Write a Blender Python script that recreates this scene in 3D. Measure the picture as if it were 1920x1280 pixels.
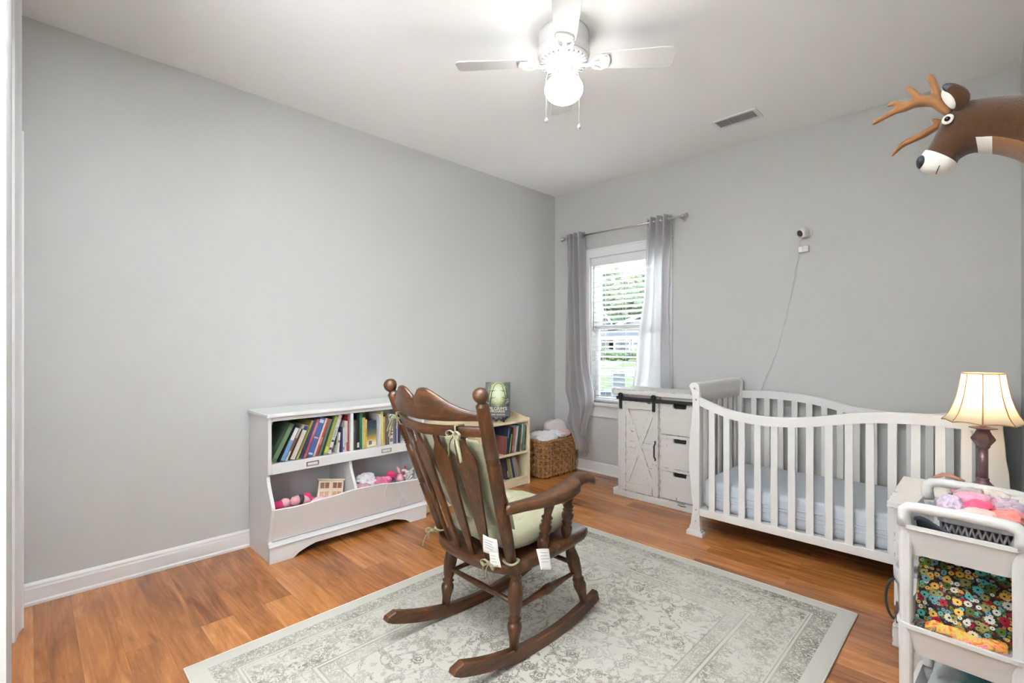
import bpy, bmesh, math, random
from mathutils import Vector, Matrix, noise
sc = bpy.context.scene
for o in list(bpy.data.objects): bpy.data.objects.remove(o)

# ---------------------------------------------------------------- camera, world, lights, exposure
F_PX = 904.0
CAM = Vector((3.185, -3.829, 1.21))
FW = Vector((-.7052, .7090, 0)).normalized(); RI = Vector((FW.y, -FW.x, 0)); UP = Vector((0, 0, 1))
cd = bpy.data.cameras.new('camera'); cam = bpy.data.objects.new('camera', cd); sc.collection.objects.link(cam)
cd.sensor_width = 36; cd.lens = 36 * F_PX / 1920; cd.shift_y = 8 / 1920; cd.clip_start = .01; cd.clip_end = 600
cam.location = CAM; cam.rotation_euler = (math.pi / 2, 0, math.atan2(-FW.x, FW.y)); sc.camera = cam
w = bpy.data.worlds.new('sky'); sc.world = w; w.use_nodes = True
wn = w.node_tree; bg = wn.nodes['Background']
tc = wn.nodes.new('ShaderNodeTexCoord'); sx = wn.nodes.new('ShaderNodeSeparateXYZ'); rp = wn.nodes.new('ShaderNodeValToRGB')
wn.links.new(tc.outputs['Generated'], sx.inputs[0]); wn.links.new(sx.outputs['Z'], rp.inputs[0]); wn.links.new(rp.outputs[0], bg.inputs[0])
rp.color_ramp.elements[0].color = (1, 1, 1, 1); rp.color_ramp.elements[1].color = (.62, .78, 1, 1); rp.color_ramp.elements[1].position = .6
bg.inputs[1].default_value = 3.6
def light(name, kind, loc, energy, color=(1, 1, 1), rot=(0, 0, 0), **kw):
    l = bpy.data.lights.new(name, kind); l.energy = energy; l.color = color
    for k, v in kw.items(): setattr(l, k, v)
    o = bpy.data.objects.new(name, l); o.location = loc; o.rotation_euler = rot; sc.collection.objects.link(o); return o
light('sun', 'SUN', (0, 0, 20), .8, (1, .96, .9), (math.radians(48), 0, math.radians(-25)), angle=.02)
light('added_hall_fill', 'AREA', (2.4, -4.75, 1.35), 17, (.93, .97, 1), (math.radians(114), 0, math.radians(18)), size=1.2, size_y=1.3, shape='RECTANGLE')  # unseen fill added in the hallway to brighten walls and ceiling
light('added_bounce_fill', 'AREA', (2.35, -3.66, 1.50), 42, (.90, .955, 1), (math.radians(180), 0, 0), size=.5, size_y=.5, shape='RECTANGLE', spread=math.radians(88))  # unseen fill added for even brightness, bounced off the ceiling
light('added_window_fill', 'AREA', (.95, 2.3, 3.5), 270, (.93, .97, 1), (math.radians(-44), 0, 0), size=2.4, size_y=2.0, shape='RECTANGLE')  # unseen panel added outside to strengthen the daylight through the window
vs = sc.view_settings; vs.view_transform = 'Standard'; vs.look = 'None'; vs.gamma = 1; vs.exposure = 1.96; vs.use_curve_mapping = False
GLOBE_STRENGTH = 5.5
LAMP_W = .8

# ---------------------------------------------------------------- helpers
class MB:
    """collects shapes; build() links them as one mesh object"""
    def __init__(s): s.bm = bmesh.new()
    def _face(s, vs_, mi=0, sm=False):
        try:
            f = s.bm.faces.new(vs_); f.material_index = mi; f.smooth = sm; return f
        except ValueError: return None
    def box(s, a, b, mi=0, M=None):
        x0, y0, z0 = a; x1, y1, z1 = b
        if x0 > x1: x0, x1 = x1, x0
        if y0 > y1: y0, y1 = y1, y0
        if z0 > z1: z0, z1 = z1, z0
        P = [Vector(p) for p in ((x0,y0,z0),(x1,y0,z0),(x1,y1,z0),(x0,y1,z0),(x0,y0,z1),(x1,y0,z1),(x1,y1,z1),(x0,y1,z1))]
        if M: P = [M @ p for p in P]
        v = [s.bm.verts.new(p) for p in P]
        for q in ((0,3,2,1),(4,5,6,7),(0,1,5,4),(1,2,6,5),(2,3,7,6),(3,0,4,7)): s._face([v[i] for i in q], mi)
        return s
    def prism(s, poly, axis, a, b, mi=0, M=None, sm=False):
        def pt(p, c):
            q = {'x': (c, p[0], p[1]), 'y': (p[0], c, p[1]), 'z': (p[0], p[1], c)}[axis]
            q = Vector(q); return M @ q if M else q
        A = [s.bm.verts.new(pt(p, a)) for p in poly]; B = [s.bm.verts.new(pt(p, b)) for p in poly]; n = len(poly)
        s._face(A, mi); s._face(list(reversed(B)), mi)
        for i in range(n): s._face([A[i], B[i], B[(i+1) % n], A[(i+1) % n]], mi, sm)
        return s
    def loft(s, rings, mi=0, cap=True, closed=True, sm=True, loop=False):
        R = [[s.bm.verts.new(p) for p in r] for r in rings]; n = len(R[0]); m = len(R)
        for i in range(m if loop else m - 1):
            a, b = R[i], R[(i+1) % m]
            for j in range(n if closed else n - 1):
                s._face([a[j], a[(j+1) % n], b[(j+1) % n], b[j]], mi(i, j) if callable(mi) else mi, sm)
        if cap and not loop:
            k = mi(0, 0) if callable(mi) else mi; k2 = mi(m - 2, 0) if callable(mi) else mi
            s._face(list(reversed(R[0])), k, sm); s._face(R[-1], k2, sm)
        return s
    def tube(s, path, r, n=8, mi=0, loop=False, flat=1.0, up=None):
        path = [Vector(p) for p in path]; m = len(path); rings = []
        prev = None
        for i, p in enumerate(path):
            if loop: t = path[(i+1) % m] - path[i-1]
            else: t = path[min(i+1, m-1)] - path[max(i-1, 0)]
            t.normalize()
            u = Vector(up) if up is not None else (prev if prev is not None else (Vector((0,0,1)) if abs(t.z) < .9 else Vector((1,0,0))))
            u = (u - t * u.dot(t))
            if u.length < 1e-6: u = t.orthogonal()
            u.normalize(); prev = u; v = t.cross(u)
            rr = r[i] if isinstance(r, (list, tuple)) else r
            rings.append([p + u * (rr * flat * math.cos(2*math.pi*k/n)) + v * (rr * math.sin(2*math.pi*k/n)) for k in range(n)])
        return s.loft(rings, mi, loop=loop)
    def lathe(s, prof, n=20, c=(0,0,0), mi=0, M=None, cap=True):
        c = Vector(c); rings = []
        for r, z in prof:
            ring = [Vector((r*math.cos(2*math.pi*k/n), r*math.sin(2*math.pi*k/n), z)) for k in range(n)]
            rings.append([(M @ p if M else p) + c for p in ring])
        return s.loft(rings, mi, cap=cap)
    def turn(s, p0, p1, prof, n=14, mi=0):
        """turned spindle between two points; prof = [(t, radius)]"""
        p0, p1 = Vector(p0), Vector(p1); d = p1 - p0; L = d.length
        M = d.to_track_quat('Z', 'Y').to_matrix().to_4x4()
        return s.lathe([(r, t*L) for t, r in prof], n, p0, mi, M)
    def sheet(s, fn, nu, nv, mi=0, sm=True):
        g = [[s.bm.verts.new(fn(i/nu, j/nv)) for i in range(nu+1)] for j in range(nv+1)]
        for j in range(nv):
            for i in range(nu): s._face([g[j][i], g[j][i+1], g[j+1][i+1], g[j+1][i]], mi(i/nu, j/nv) if callable(mi) else mi, sm)
        return s
    def ball(s, c, rad, sub=3, amp=0, freq=1, seed=0, mi=0, M=None, ridged=False):
        t = bmesh.new(); bmesh.ops.create_icosphere(t, subdivisions=sub, radius=1)
        rad = rad if isinstance(rad, (tuple, list)) else (rad,)*3
        off = Vector((seed*7.31, seed*3.17, seed*1.93)); mp = {}
        for v in t.verts:
            d = v.co.normalized(); k = 1.0
            if amp:
                q = d*freq + off
                nz = noise.noise(q) + .5*noise.noise(q*2.1)
                if ridged: nz = .6 - 1.6*abs(noise.noise(q)) - .6*abs(noise.noise(q*2.3)) + .4*noise.noise(q*.5)
                k += amp*nz
            p = Vector((d.x*rad[0]*k, d.y*rad[1]*k, d.z*rad[2]*k))
            if M: p = M @ p
            mp[v.index] = s.bm.verts.new(p + Vector(c))
        for f in t.faces: s._face([mp[v.index] for v in f.verts], mi, True)
        t.free(); return s
    def build(s, name, mats, parent=None, bevel=0, subsurf=0, solid=0, loc=None, seg=2, smooth=None, local=False):
        return obj(name, s, mats, parent, bevel, subsurf, solid, loc, seg, smooth, local)

ROOT = {}   # object name -> (location, z rotation): children are modelled in world coordinates and moved into their thing's frame
def obj(name, mb, mats, parent=None, bevel=0, subsurf=0, solid=0, loc=None, seg=2, smooth=None, local=False):
    bm = mb.bm
    bmesh.ops.recalc_face_normals(bm, faces=bm.faces[:])
    if parent is not None:
        L, rz = ROOT[parent.name]
        if not local:
            bmesh.ops.transform(bm, matrix=Matrix.Rotation(-rz, 4, 'Z') @ Matrix.Translation(-L), verts=bm.verts[:])
    else:
        if loc is None:
            xs = [v.co.x for v in bm.verts]; ys = [v.co.y for v in bm.verts]; zs = [v.co.z for v in bm.verts]
            loc = ((min(xs)+max(xs))/2, (min(ys)+max(ys))/2, min(zs))
        L = Vector(loc); rz = 0
        bmesh.ops.translate(bm, vec=-L, verts=bm.verts[:])
    me = bpy.data.meshes.new(name); bm.to_mesh(me); bm.free()
    if smooth is not None:
        for p in me.polygons: p.use_smooth = smooth
    for m in (mats if isinstance(mats, (list, tuple)) else [mats]): me.materials.append(m)
    o = bpy.data.objects.new(name, me); sc.collection.objects.link(o)
    if parent is not None: o.parent = parent
    else: o.location = L
    ROOT[o.name] = (L, rz)
    if bevel:
        b = o.modifiers.new('bevel', 'BEVEL'); b.width = bevel; b.segments = seg; b.limit_method = 'ANGLE'; b.angle_limit = math.radians(40); b.harden_normals = False
    if solid:
        b = o.modifiers.new('solid', 'SOLIDIFY'); b.thickness = solid; b.offset = 0
    if subsurf:
        b = o.modifiers.new('sub', 'SUBSURF'); b.levels = subsurf; b.render_levels = subsurf
    return o
def tag(o, label, cat, group=None):
    o['label'] = label; o['category'] = cat
    if group: o['group'] = group
    return o
def thing(name, label, cat, loc, rz=0, group=None):
    o = bpy.data.objects.new(name, None); o.empty_display_size = .05; sc.collection.objects.link(o)
    o.location = loc; o.rotation_euler = (0, 0, rz); ROOT[o.name] = (Vector(loc), rz)
    return tag(o, label, cat, group)
def struct(o): o['kind'] = 'structure'; return o
def text(name, s_, size, mat_, parent, M, extrude=.0004, align='CENTER', local=False):
    cu = bpy.data.curves.new('lettering', 'FONT'); cu.body = s_; cu.size = size; cu.align_x = align; cu.align_y = 'CENTER'; cu.extrude = extrude
    t = bpy.data.objects.new('lettering', cu); sc.collection.objects.link(t)
    bpy.context.view_layer.update()
    me = bpy.data.meshes.new_from_object(t.evaluated_get(bpy.context.evaluated_depsgraph_get()))
    bpy.data.objects.remove(t); bpy.data.curves.remove(cu)
    mb = MB(); mb.bm.from_mesh(me); bpy.data.meshes.remove(me)
    bmesh.ops.transform(mb.bm, matrix=M, verts=mb.bm.verts[:])
    return mb.build(name, mat_, parent, local=local)
def ray_at(px, py, dep): return CAM + (FW + RI*((px-960)/F_PX) + UP*((648-py)/F_PX))*dep
def frame(origin, xdir, zdir):
    z = Vector(zdir).normalized(); x = Vector(xdir); x = (x - z*x.dot(z)).normalized(); y = z.cross(x)
    M = Matrix((x, y, z)).transposed().to_4x4(); M.translation = Vector(origin); return M
def rrect(x0, y0, x1, y1, r, k=5):
    P = []
    for cx, cy, a in ((x1-r, y1-r, 0), (x0+r, y1-r, 90), (x0+r, y0+r, 180), (x1-r, y0+r, 270)):
        for i in range(k+1):
            t = math.radians(a + 90*i/k); P.append((cx + r*math.cos(t), cy + r*math.sin(t)))
    return P
def smooth_path(P, m=5):
    P = [Vector(p) for p in P]; Q = []
    for i in range(len(P)-1):
        p0, p1, p2, p3 = P[max(i-1, 0)], P[i], P[i+1], P[min(i+2, len(P)-1)]
        for k in range(m):
            t = k/m; Q.append(.5*((2*p1) + (p2-p0)*t + (2*p0-5*p1+4*p2-p3)*t*t + (3*p1-p0-3*p2+p3)*t**3))
    return Q + [P[-1]]
def interp(tab, t):
    for (a, va), (b, vb) in zip(tab, tab[1:]):
        if t <= b:
            k = 0 if b == a else max(0, (t-a)/(b-a)); k = k*k*(3-2*k)
            return va + (vb-va)*k
    return tab[-1][1]
def lerp(tab, t):
    for (a, va), (b, vb) in zip(tab, tab[1:]):
        if t <= b: return va + (vb-va)*max(0, (t-a)/(b-a))
    return tab[-1][1]

# ---------------------------------------------------------------- materials
def newmat(name):
    m = bpy.data.materials.new(name); m.use_nodes = True; nt = m.node_tree
    return m, nt, nt.nodes['Principled BSDF']
class N:
    def __init__(s, nt): s.nt = nt
    def __call__(s, typ, ins=None, **props):
        n = s.nt.nodes.new(typ)
        for k, v in props.items(): setattr(n, k, v)
        for k, v in (ins or {}).items():
            if hasattr(v, 'is_output') or isinstance(v, bpy.types.NodeSocket): s.nt.links.new(v, n.inputs[k])
            else: n.inputs[k].default_value = v
        return n
    def math(s, op, a, b=0, c=None):
        ins = {0: a, 1: b}
        if c is not None: ins[2] = c
        return s('ShaderNodeMath', ins, operation=op).outputs[0]
    def mix(s, f, a, b, bt='MIX'):
        n = s('ShaderNodeMix', data_type='RGBA', blend_type=bt)
        for k, v in ((0, f), (6, a), (7, b)):
            if isinstance(v, bpy.types.NodeSocket): s.nt.links.new(v, n.inputs[k])
            else: n.inputs[k].default_value = v if k == 0 else ((*v, 1) if len(v) == 3 else v)
        return n.outputs[2]
    def ramp(s, f, stops, interp_='LINEAR'):
        n = s('ShaderNodeValToRGB', {0: f}); cr = n.color_ramp; cr.interpolation = interp_
        while len(cr.elements) < len(stops): cr.elements.new(.5)
        for e, (p, c) in zip(cr.elements, stops): e.position = p; e.color = (*c, 1) if len(c) == 3 else c
        return n.outputs[0]
    def noise(s, vec, scale, detail=4, rough=.55, dist=0):
        return s('ShaderNodeTexNoise', {'Vector': vec, 'Scale': scale, 'Detail': detail, 'Roughness': rough, 'Distortion': dist}).outputs[0]
    def coord(s, scale=(1,1,1), rot=(0,0,0), out='Object'):
        t = s('ShaderNodeTexCoord').outputs[out]
        return s('ShaderNodeMapping', {'Vector': t, 'Scale': scale, 'Rotation': rot}).outputs[0]
    def bump(s, h, strength=.2, dist=.01):
        return s('ShaderNodeBump', {'Height': h, 'Strength': strength, 'Distance': dist}).outputs[0]
def plain(name, col, rough=.5, metal=0, var=.06, vscale=6, bump=0, bscale=60, sheen=0, spec=.5, trans=None):
    m, nt, b = newmat(name); n = N(nt); co = n.coord()
    f = n.noise(co, vscale, 3)
    lo = tuple(max(0, c*(1-var)) for c in col); hi = tuple(min(1, c*(1+var)) for c in col)
    nt.links.new(n.mix(f, lo, hi), b.inputs['Base Color'])
    b.inputs['Roughness'].default_value = rough; b.inputs['Metallic'].default_value = metal; b.inputs['Specular IOR Level'].default_value = spec
    if sheen: b.inputs['Sheen Weight'].default_value = sheen; b.inputs['Sheen Roughness'].default_value = .4
    if bump: nt.links.new(n.bump(n.noise(co, bscale, 3), bump, .004), b.inputs['Normal'])
    if trans:
        tr = n('ShaderNodeBsdfTranslucent', {'Color': (*trans[1], 1)}); mx = n('ShaderNodeMixShader', {0: trans[0], 1: b.outputs[0], 2: tr.outputs[0]})
        nt.links.new(mx.outputs[0], nt.nodes['Material Output'].inputs[0])
    return m
def srgb(r, g, b):
    f = lambda c: (c/255/12.92) if c/255 <= .04045 else ((c/255+.055)/1.055)**2.4
    return (f(r), f(g), f(b))
M_WALL = plain('greige wall paint', (.535, .534, .518), .75, var=.015, vscale=1.5, bump=.03, bscale=220, spec=.25)
M_CEIL = plain('white ceiling paint', (.93, .93, .93), .85, var=.005, vscale=2, bump=.03, bscale=160, spec=.2)
M_TRIM = plain('white trim paint', (.80, .80, .80), .35, var=.015)
M_WHITE = plain('white furniture paint', (.70, .70, .70), .32, var=.02)
M_CRIB = plain('white crib paint', (.75, .74, .725), .38, var=.02)
M_PLAST = plain('white cart plastic', (.66, .64, .615), .42, var=.015)
M_FAN = plain('white fan enamel', (.70, .69, .68), .38, var=.01)
M_BLACK = plain('black iron', (.02, .02, .022), .5, var=.2)
M_NICKEL = plain('brushed nickel', (.55, .53, .5), .3, 1, var=.05)
M_BRASS = plain('aged brass', (.42, .34, .24), .38, .9, var=.1)
M_PINEEDGE = None

def wood(name, cols, axis='z', scale=1.0, rough=.35, bump=.08, spec=.5):
    m, nt, b = newmat(name); n = N(nt)
    st = {'x': (1.2, 14, 14), 'y': (14, 1.2, 14), 'z': (14, 14, 1.2)}[axis]
    co = n.coord(tuple(c*scale for c in st))
    g = n.noise(co, 2.2, 6, .6, .8); g2 = n.noise(co, 9, 3, .5)
    f = n.math('ADD', n.math('MULTIPLY', g, .75), n.math('MULTIPLY', g2, .25))
    nt.links.new(n.ramp(f, [(.28, cols[0]), (.5, cols[1]), (.72, cols[2])]), b.inputs['Base Color'])
    b.inputs['Roughness'].default_value = rough; b.inputs['Specular IOR Level'].default_value = spec
    nt.links.new(n.bump(g2, bump, .003), b.inputs['Normal'])
    return m
CH = (srgb(33, 18, 9), srgb(70, 41, 20), srgb(110, 69, 36))
M_CHAIR = wood('dark stained oak', CH, 'z', 1.4, .33)
M_CHAIRX = wood('dark stained oak across', CH, 'x', 1.2, .33)
M_CHAIRY = wood('dark stained oak along', CH, 'y', 1.2, .33)
PN = (srgb(206, 186, 148), srgb(224, 206, 172), srgb(236, 222, 194))
M_PINE = wood('pale pine', PN, 'y', .8, .45, .04)
M_PINEZ = wood('pale pine upright', PN, 'z', .8, .45, .04)

def floor_mat():
    m, nt, b = newmat('honey oak plank flooring'); n = N(nt)
    co = n.coord()
    br = n('ShaderNodeTexBrick', {'Vector': co, 'Color1': (0,0,0,1), 'Color2': (1,1,1,1), 'Mortar': (.5,.5,.5,1), 'Scale': 1, 'Mortar Size': .0007, 'Mortar Smooth': .3, 'Bias': 0, 'Brick Width': 1.22, 'Row Height': .127}, offset=.37, offset_frequency=2)
    rnd = br.outputs['Color']; seam = br.outputs['Fac']
    sep = n('ShaderNodeSeparateXYZ', {0: co})
    rv = n('ShaderNodeSeparateColor', {0: rnd}).outputs[0]
    vec = n('ShaderNodeCombineXYZ', {0: n.math('MULTIPLY', sep.outputs[0], 1.0), 1: n.math('MULTIPLY', sep.outputs[1], 7.5), 2: n.math('MULTIPLY', rv, 37)}).outputs[0]
    g1 = n.noise(vec, 1.7, 5, .6, 1.6)
    vec2 = n('ShaderNodeCombineXYZ', {0: n.math('MULTIPLY', sep.outputs[0], 2.0), 1: n.math('MULTIPLY', sep.outputs[1], 46), 2: n.math('MULTIPLY', rv, 11)}).outputs[0]
    g2 = n.noise(vec2, 1.6, 4, .6, .6)
    rings = n.math('FRACT', n.math('MULTIPLY', g1, 7))
    ringm = n.math('SUBTRACT', 1, n.math('MULTIPLY', n.math('ABSOLUTE', n.math('SUBTRACT', rings, .5)), 2))
    f = n.math('ADD', n.math('ADD', n.math('MULTIPLY', g1, .52), n.math('MULTIPLY', g2, .30)), n.math('MULTIPLY', rv, .17))
    col = n.ramp(f, [(.30, srgb(108, 62, 28)), (.46, srgb(150, 94, 48)), (.58, srgb(176, 115, 62)), (.74, srgb(198, 142, 86))])
    col = n.mix(n.math('MULTIPLY', n.math('POWER', ringm, 5), .16), col, srgb(104, 60, 30))
    kn = n.noise(vec, 1.05, 2, .5, 2.2)
    knot = n.ramp(kn, [(.66, (0,0,0)), (.78, (1,1,1))])
    col = n.mix(n.math('MULTIPLY', knot, .55), col, srgb(74, 42, 22))
    col = n.mix(n.math('MULTIPLY', seam, .55), col, srgb(70, 40, 22))
    nt.links.new(col, b.inputs['Base Color'])
    b.inputs['Roughness'].default_value = .27; b.inputs['Specular IOR Level'].default_value = .45
    nt.links.new(n.bump(n.math('SUBTRACT', n.math('MULTIPLY', g2, .3), seam), .12, .002), b.inputs['Normal'])
    return m
M_FLOOR = floor_mat()

def distressed(name):
    m, nt, b = newmat(name); n = N(nt)
    co = n.coord(); 
    big = n.noise(co, 7, 2); streak = n.noise(n.coord((60, 60, 5)), 1.0, 3, .6); streak2 = n.noise(n.coord((5, 60, 60)), 1.0, 3, .6)
    geo = n('ShaderNodeNewGeometry')
    a = n.math('GREATER_THAN', n.math('MULTIPLY', streak, big), .43); a2 = n.math('GREATER_THAN', n.math('MULTIPLY', streak2, big), .43)
    bev = n('ShaderNodeBevel', {'Radius': .006}, samples=3)
    dot = n('ShaderNodeVectorMath', {0: bev.outputs[0], 1: geo.outputs['Normal']}, operation='DOT_PRODUCT').outputs['Value']
    edge = n.math('MULTIPLY', n.math('LESS_THAN', dot, .97), n.math('GREATER_THAN', n.noise(co, 30, 3), .54))
    mask = n.math('MAXIMUM', n.math('MAXIMUM', a, a2), edge)
    paint = n.mix(n.noise(n.coord((3, 3, 40)), 1.5, 3), (.66, .645, .62), (.74, .725, .70))
    nt.links.new(n.mix(mask, paint, srgb(92, 74, 62)), b.inputs['Base Color'])
    b.inputs['Roughness'].default_value = .5
    return m
M_DIST = distressed('distressed white paint')

def rug_mat():
    m, nt, b = newmat('faded floral rug'); n = N(nt)
    co = n('ShaderNodeTexCoord').outputs['Object']; s = n('ShaderNodeSeparateXYZ', {0: co})
    dx = n.math('SUBTRACT', .855, n.math('ABSOLUTE', s.outputs[0])); dy = n.math('SUBTRACT', 1.11, n.math('ABSOLUTE', s.outputs[1]))
    d = n.math('MINIMUM', dx, dy)
    def band(a, c): return n.math('MULTIPLY', n.math('GREATER_THAN', d, a), n.math('LESS_THAN', d, c))
    def line(scale, wdt, det=2, dist=.0, off=0):
        v = n('ShaderNodeMapping', {'Vector': co, 'Location': (off, off*.7, 0)}).outputs[0]
        q = n.noise(v, scale, det, .5, dist)
        return n.math('LESS_THAN', n.math('ABSOLUTE', n.math('SUBTRACT', q, .5)), wdt)
    def vine(scale, wdt, off):
        v = n('ShaderNodeMapping', {'Vector': co, 'Location': (off, off*.7, 0)}).outputs[0]
        q = n.math('ABSOLUTE', n.math('SUBTRACT', n.noise(v, scale, 1.0, .5, .7), .5))
        return n.math('LESS_THAN', q, wdt), n.math('LESS_THAN', q, wdt*6)
    v1, near1 = vine(7, .0055, 0); v2, near2 = vine(13, .007, 3)
    fine = line(52, .045, 2, .7, 5); fine2 = line(85, .06, 2, .4, 9)
    def flowers(scale, rmin, rmax, off, pet_n):
        v = n('ShaderNodeMapping', {'Vector': co, 'Location': (off, off*1.3, 0), 'Scale': (scale, scale, scale)}).outputs[0]
        wv_ = n('ShaderNodeVectorMath', {0: v, 1: n('ShaderNodeVectorMath', {0: n('ShaderNodeTexNoise', {'Vector': v, 'Scale': 2.5, 'Detail': 2}).outputs[1], 'Scale': .16}, operation='SCALE').outputs[0]}, operation='ADD').outputs[0]
        vo = n('ShaderNodeTexVoronoi', {'Vector': wv_, 'Scale': 1, 'Randomness': .9}, feature='F1', voronoi_dimensions='2D')
        dl = n('ShaderNodeVectorMath', {0: wv_, 1: vo.outputs['Position']}, operation='SUBTRACT').outputs[0]
        sp = n('ShaderNodeSeparateXYZ', {0: dl}); an = n.math('ARCTAN2', sp.outputs[1], sp.outputs[0])
        rc = n('ShaderNodeSeparateColor', {0: vo.outputs['Color']})
        rad = n.math('MULTIPLY', n.math('ADD', rmin, n.math('MULTIPLY', rc.outputs[0], rmax-rmin)), n.math('ADD', 1, n.math('MULTIPLY', n.math('ABSOLUTE', n.math('COSINE', n.math('MULTIPLY', an, pet_n))), .45)))
        q = n.math('DIVIDE', vo.outputs['Distance'], rad)
        ring = n.math('LESS_THAN', n.math('ABSOLUTE', n.math('SUBTRACT', q, .85)), .085)
        ring2 = n.math('LESS_THAN', n.math('ABSOLUTE', n.math('SUBTRACT', q, .35)), .10)
        spoke = n.math('MULTIPLY', n.math('LESS_THAN', n.math('ABSOLUTE', n.math('COSINE', n.math('MULTIPLY', an, pet_n*2))), .16), n.math('LESS_THAN', q, .8))
        on_ = n.math('GREATER_THAN', rc.outputs[1], .42)
        return n.math('MULTIPLY', n.math('MAXIMUM', n.math('MAXIMUM', ring, ring2), spoke), on_)
    f1 = flowers(12, .16, .30, 0, 3); f2 = flowers(26, .14, .34, 4.1, 2.5); f3 = flowers(48, .2, .4, 7.7, 2)
    leaves = n.math('MULTIPLY', n.math('MAXIMUM', f3, fine), n.math('MAXIMUM', near1, near2))
    clump = n.math('GREATER_THAN', n.noise(co, 3.6, 2), .47)
    field = n.math('MAXIMUM', n.math('MAXIMUM', n.math('MULTIPLY', v1, .8), n.math('MULTIPLY', n.math('MULTIPLY', v2, clump), .7)), n.math('MAXIMUM', n.math('MAXIMUM', f1, n.math('MULTIPLY', f2, clump)), n.math('MULTIPLY', leaves, .9)))
    blot = n.math('MULTIPLY', n.math('GREATER_THAN', n.noise(co, 44, 3, .65), .59), n.math('GREATER_THAN', n.noise(co, 11, 2), .50))
    border = n.math('MAXIMUM', n.math('MAXIMUM', n.math('MULTIPLY', line(24, .022, 2, .9, 7), .7), n.math('MULTIPLY', n.math('MAXIMUM', n.math('MULTIPLY', fine, n.math('GREATER_THAN', n.noise(co, 9, 2), .45)), f2), .8)), blot)
    guard = n.math('MAXIMUM', fine2, line(46, .05, 1, .5, 4))
    ln = n.math('MAXIMUM', n.math('MAXIMUM', band(.135, .142), band(.15, .155)), n.math('MAXIMUM', band(.335, .341), n.math('MAXIMUM', band(.352, .358), band(.415, .42))))
    val = n.math('MAXIMUM', n.math('MAXIMUM', n.math('MULTIPLY', guard, band(.065, .135)), n.math('MULTIPLY', border, band(.16, .335))), n.math('MAXIMUM', n.math('MULTIPLY', n.math('MULTIPLY', guard, .55), band(.358, .415)), n.math('MULTIPLY', field, n.math('GREATER_THAN', d, .42))))
    val = n.math('MAXIMUM', val, n.math('MULTIPLY', ln, .8))
    wear = n.ramp(n.math('ADD', n.math('MULTIPLY', n.noise(co, 2.3, 3), .6), n.math('MULTIPLY', n.noise(co, 12, 3), .4)), [(.36, (.25,.25,.25)), (.60, (1,1,1))])
    val = n.math('MULTIPLY', val, wear)
    # loops of larger outlined leaves
    base = n.mix(n.noise(co, 3, 3), srgb(172, 168, 159), srgb(184, 180, 171))
    tint = n.noise(co, 6, 3)
    base = n.mix(n.math('MULTIPLY', n.math('MULTIPLY', band(.065, .42), tint), .14), base, srgb(178, 172, 158))
    base = n.mix(n.math('MULTIPLY', n.math('GREATER_THAN', d, .42), n.math('MULTIPLY', n.ramp(n.noise(co, 2.6, 2), [(.45, (0,0,0)), (.62, (1,1,1))]), .22)), base, srgb(168, 160, 146))
    ink = n.mix(n.noise(co, 14, 2), srgb(112, 106, 93), srgb(72, 69, 62))
    nt.links.new(n.mix(n.math('MULTIPLY', val, .85), base, ink), b.inputs['Base Color'])
    b.inputs['Roughness'].default_value = .95; b.inputs['Specular IOR Level'].default_value = .1
    nt.links.new(n.bump(n.noise(co, 300, 2), .25, .003), b.inputs['Normal'])
    return m
M_RUG = rug_mat(); M_RUGEDGE = plain('rug binding', srgb(206, 201, 188), .95, var=.05, bump=.3, bscale=300)

def fabric(name, col, rough=.85, var=.08, vscale=9, bump=.25, bscale=260, sheen=.25, trans=None):
    return plain(name, col, rough, 0, var, vscale, bump, bscale, sheen, .2, trans)
M_SAGE = fabric('sage green cotton', srgb(160, 157, 131)); M_SAGE2 = fabric('sage green tie fabric', srgb(140, 136, 108))
M_CURT = fabric('grey curtain fabric', srgb(146, 146, 151), .45, .04, 4, .15, 400, .3, (.62, (.96, .93, .94)))
M_SHEET = fabric('pale blue grey crib sheet', srgb(196, 202, 210), .8, .03, 5, .1, 300)
M_TAG = plain('white care tag', srgb(232, 230, 224), .6, var=.04, vscale=60)
M_PAPER = plain('book pages', srgb(222, 214, 198), .8, var=.06, vscale=90)
M_WICKER = wood('woven wicker strands', (srgb(112, 74, 42), srgb(164, 116, 70), srgb(206, 162, 112)), 'z', 2.0, .55, .2)
M_INK = plain('dark ink', (.03, .03, .035), .6); M_CREAMINK = plain('cream ink', srgb(228, 214, 180), .6); M_TEALINK = plain('teal ink', srgb(20, 78, 86), .5)

# ---------------------------------------------------------------- room shell
W, D, H = 3.30, 3.873, 2.74
T = .12
struct(MB().box((-T, -D-1.55, -.1), (W+.9, .12, 0)).build('floor', M_FLOOR, loc=(0, 0, 0)))
struct(MB().box((-T, -D-1.55, H), (W+.9, .12, H+.1)).build('ceiling', M_CEIL, loc=(0, 0, H)))
struct(MB().box((-T, -D-.115, 0), (0, .12, H)).build('wall_left', M_WALL))
WX0, WX1, WZ0, WZ1 = .445, 1.215, .67, 2.05
b_ = MB()
b_.box((-T, 0, 0), (WX0, .12, H)).box((WX1, 0, 0), (W+T, .12, H)).box((WX0, 0, 0), (WX1, .12, WZ0)).box((WX0, 0, WZ1), (WX1, .12, H))
struct(b_.build('wall_back', M_WALL))
struct(MB().box((W, -D-1.55, 0), (W+T, 0, H)).build('wall_right', M_WALL))
DX0, DX1, DZ = 1.45, 2.35, 2.70  # unseen opening, shaped to pass the added fill and shield the cart
b_ = MB()
b_.box((0, -D-.115, 0), (.36, -D, H)).box((.36, -D-.115, 2.06), (.86, -D, H)).box((.86, -D-.115, 0), (DX0, -D+.007, H)).box((DX0, -D-.115, DZ), (DX1, -D+.007, H)).box((DX1, -D-.115, 0), (W, -D+.007, H))
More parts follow.
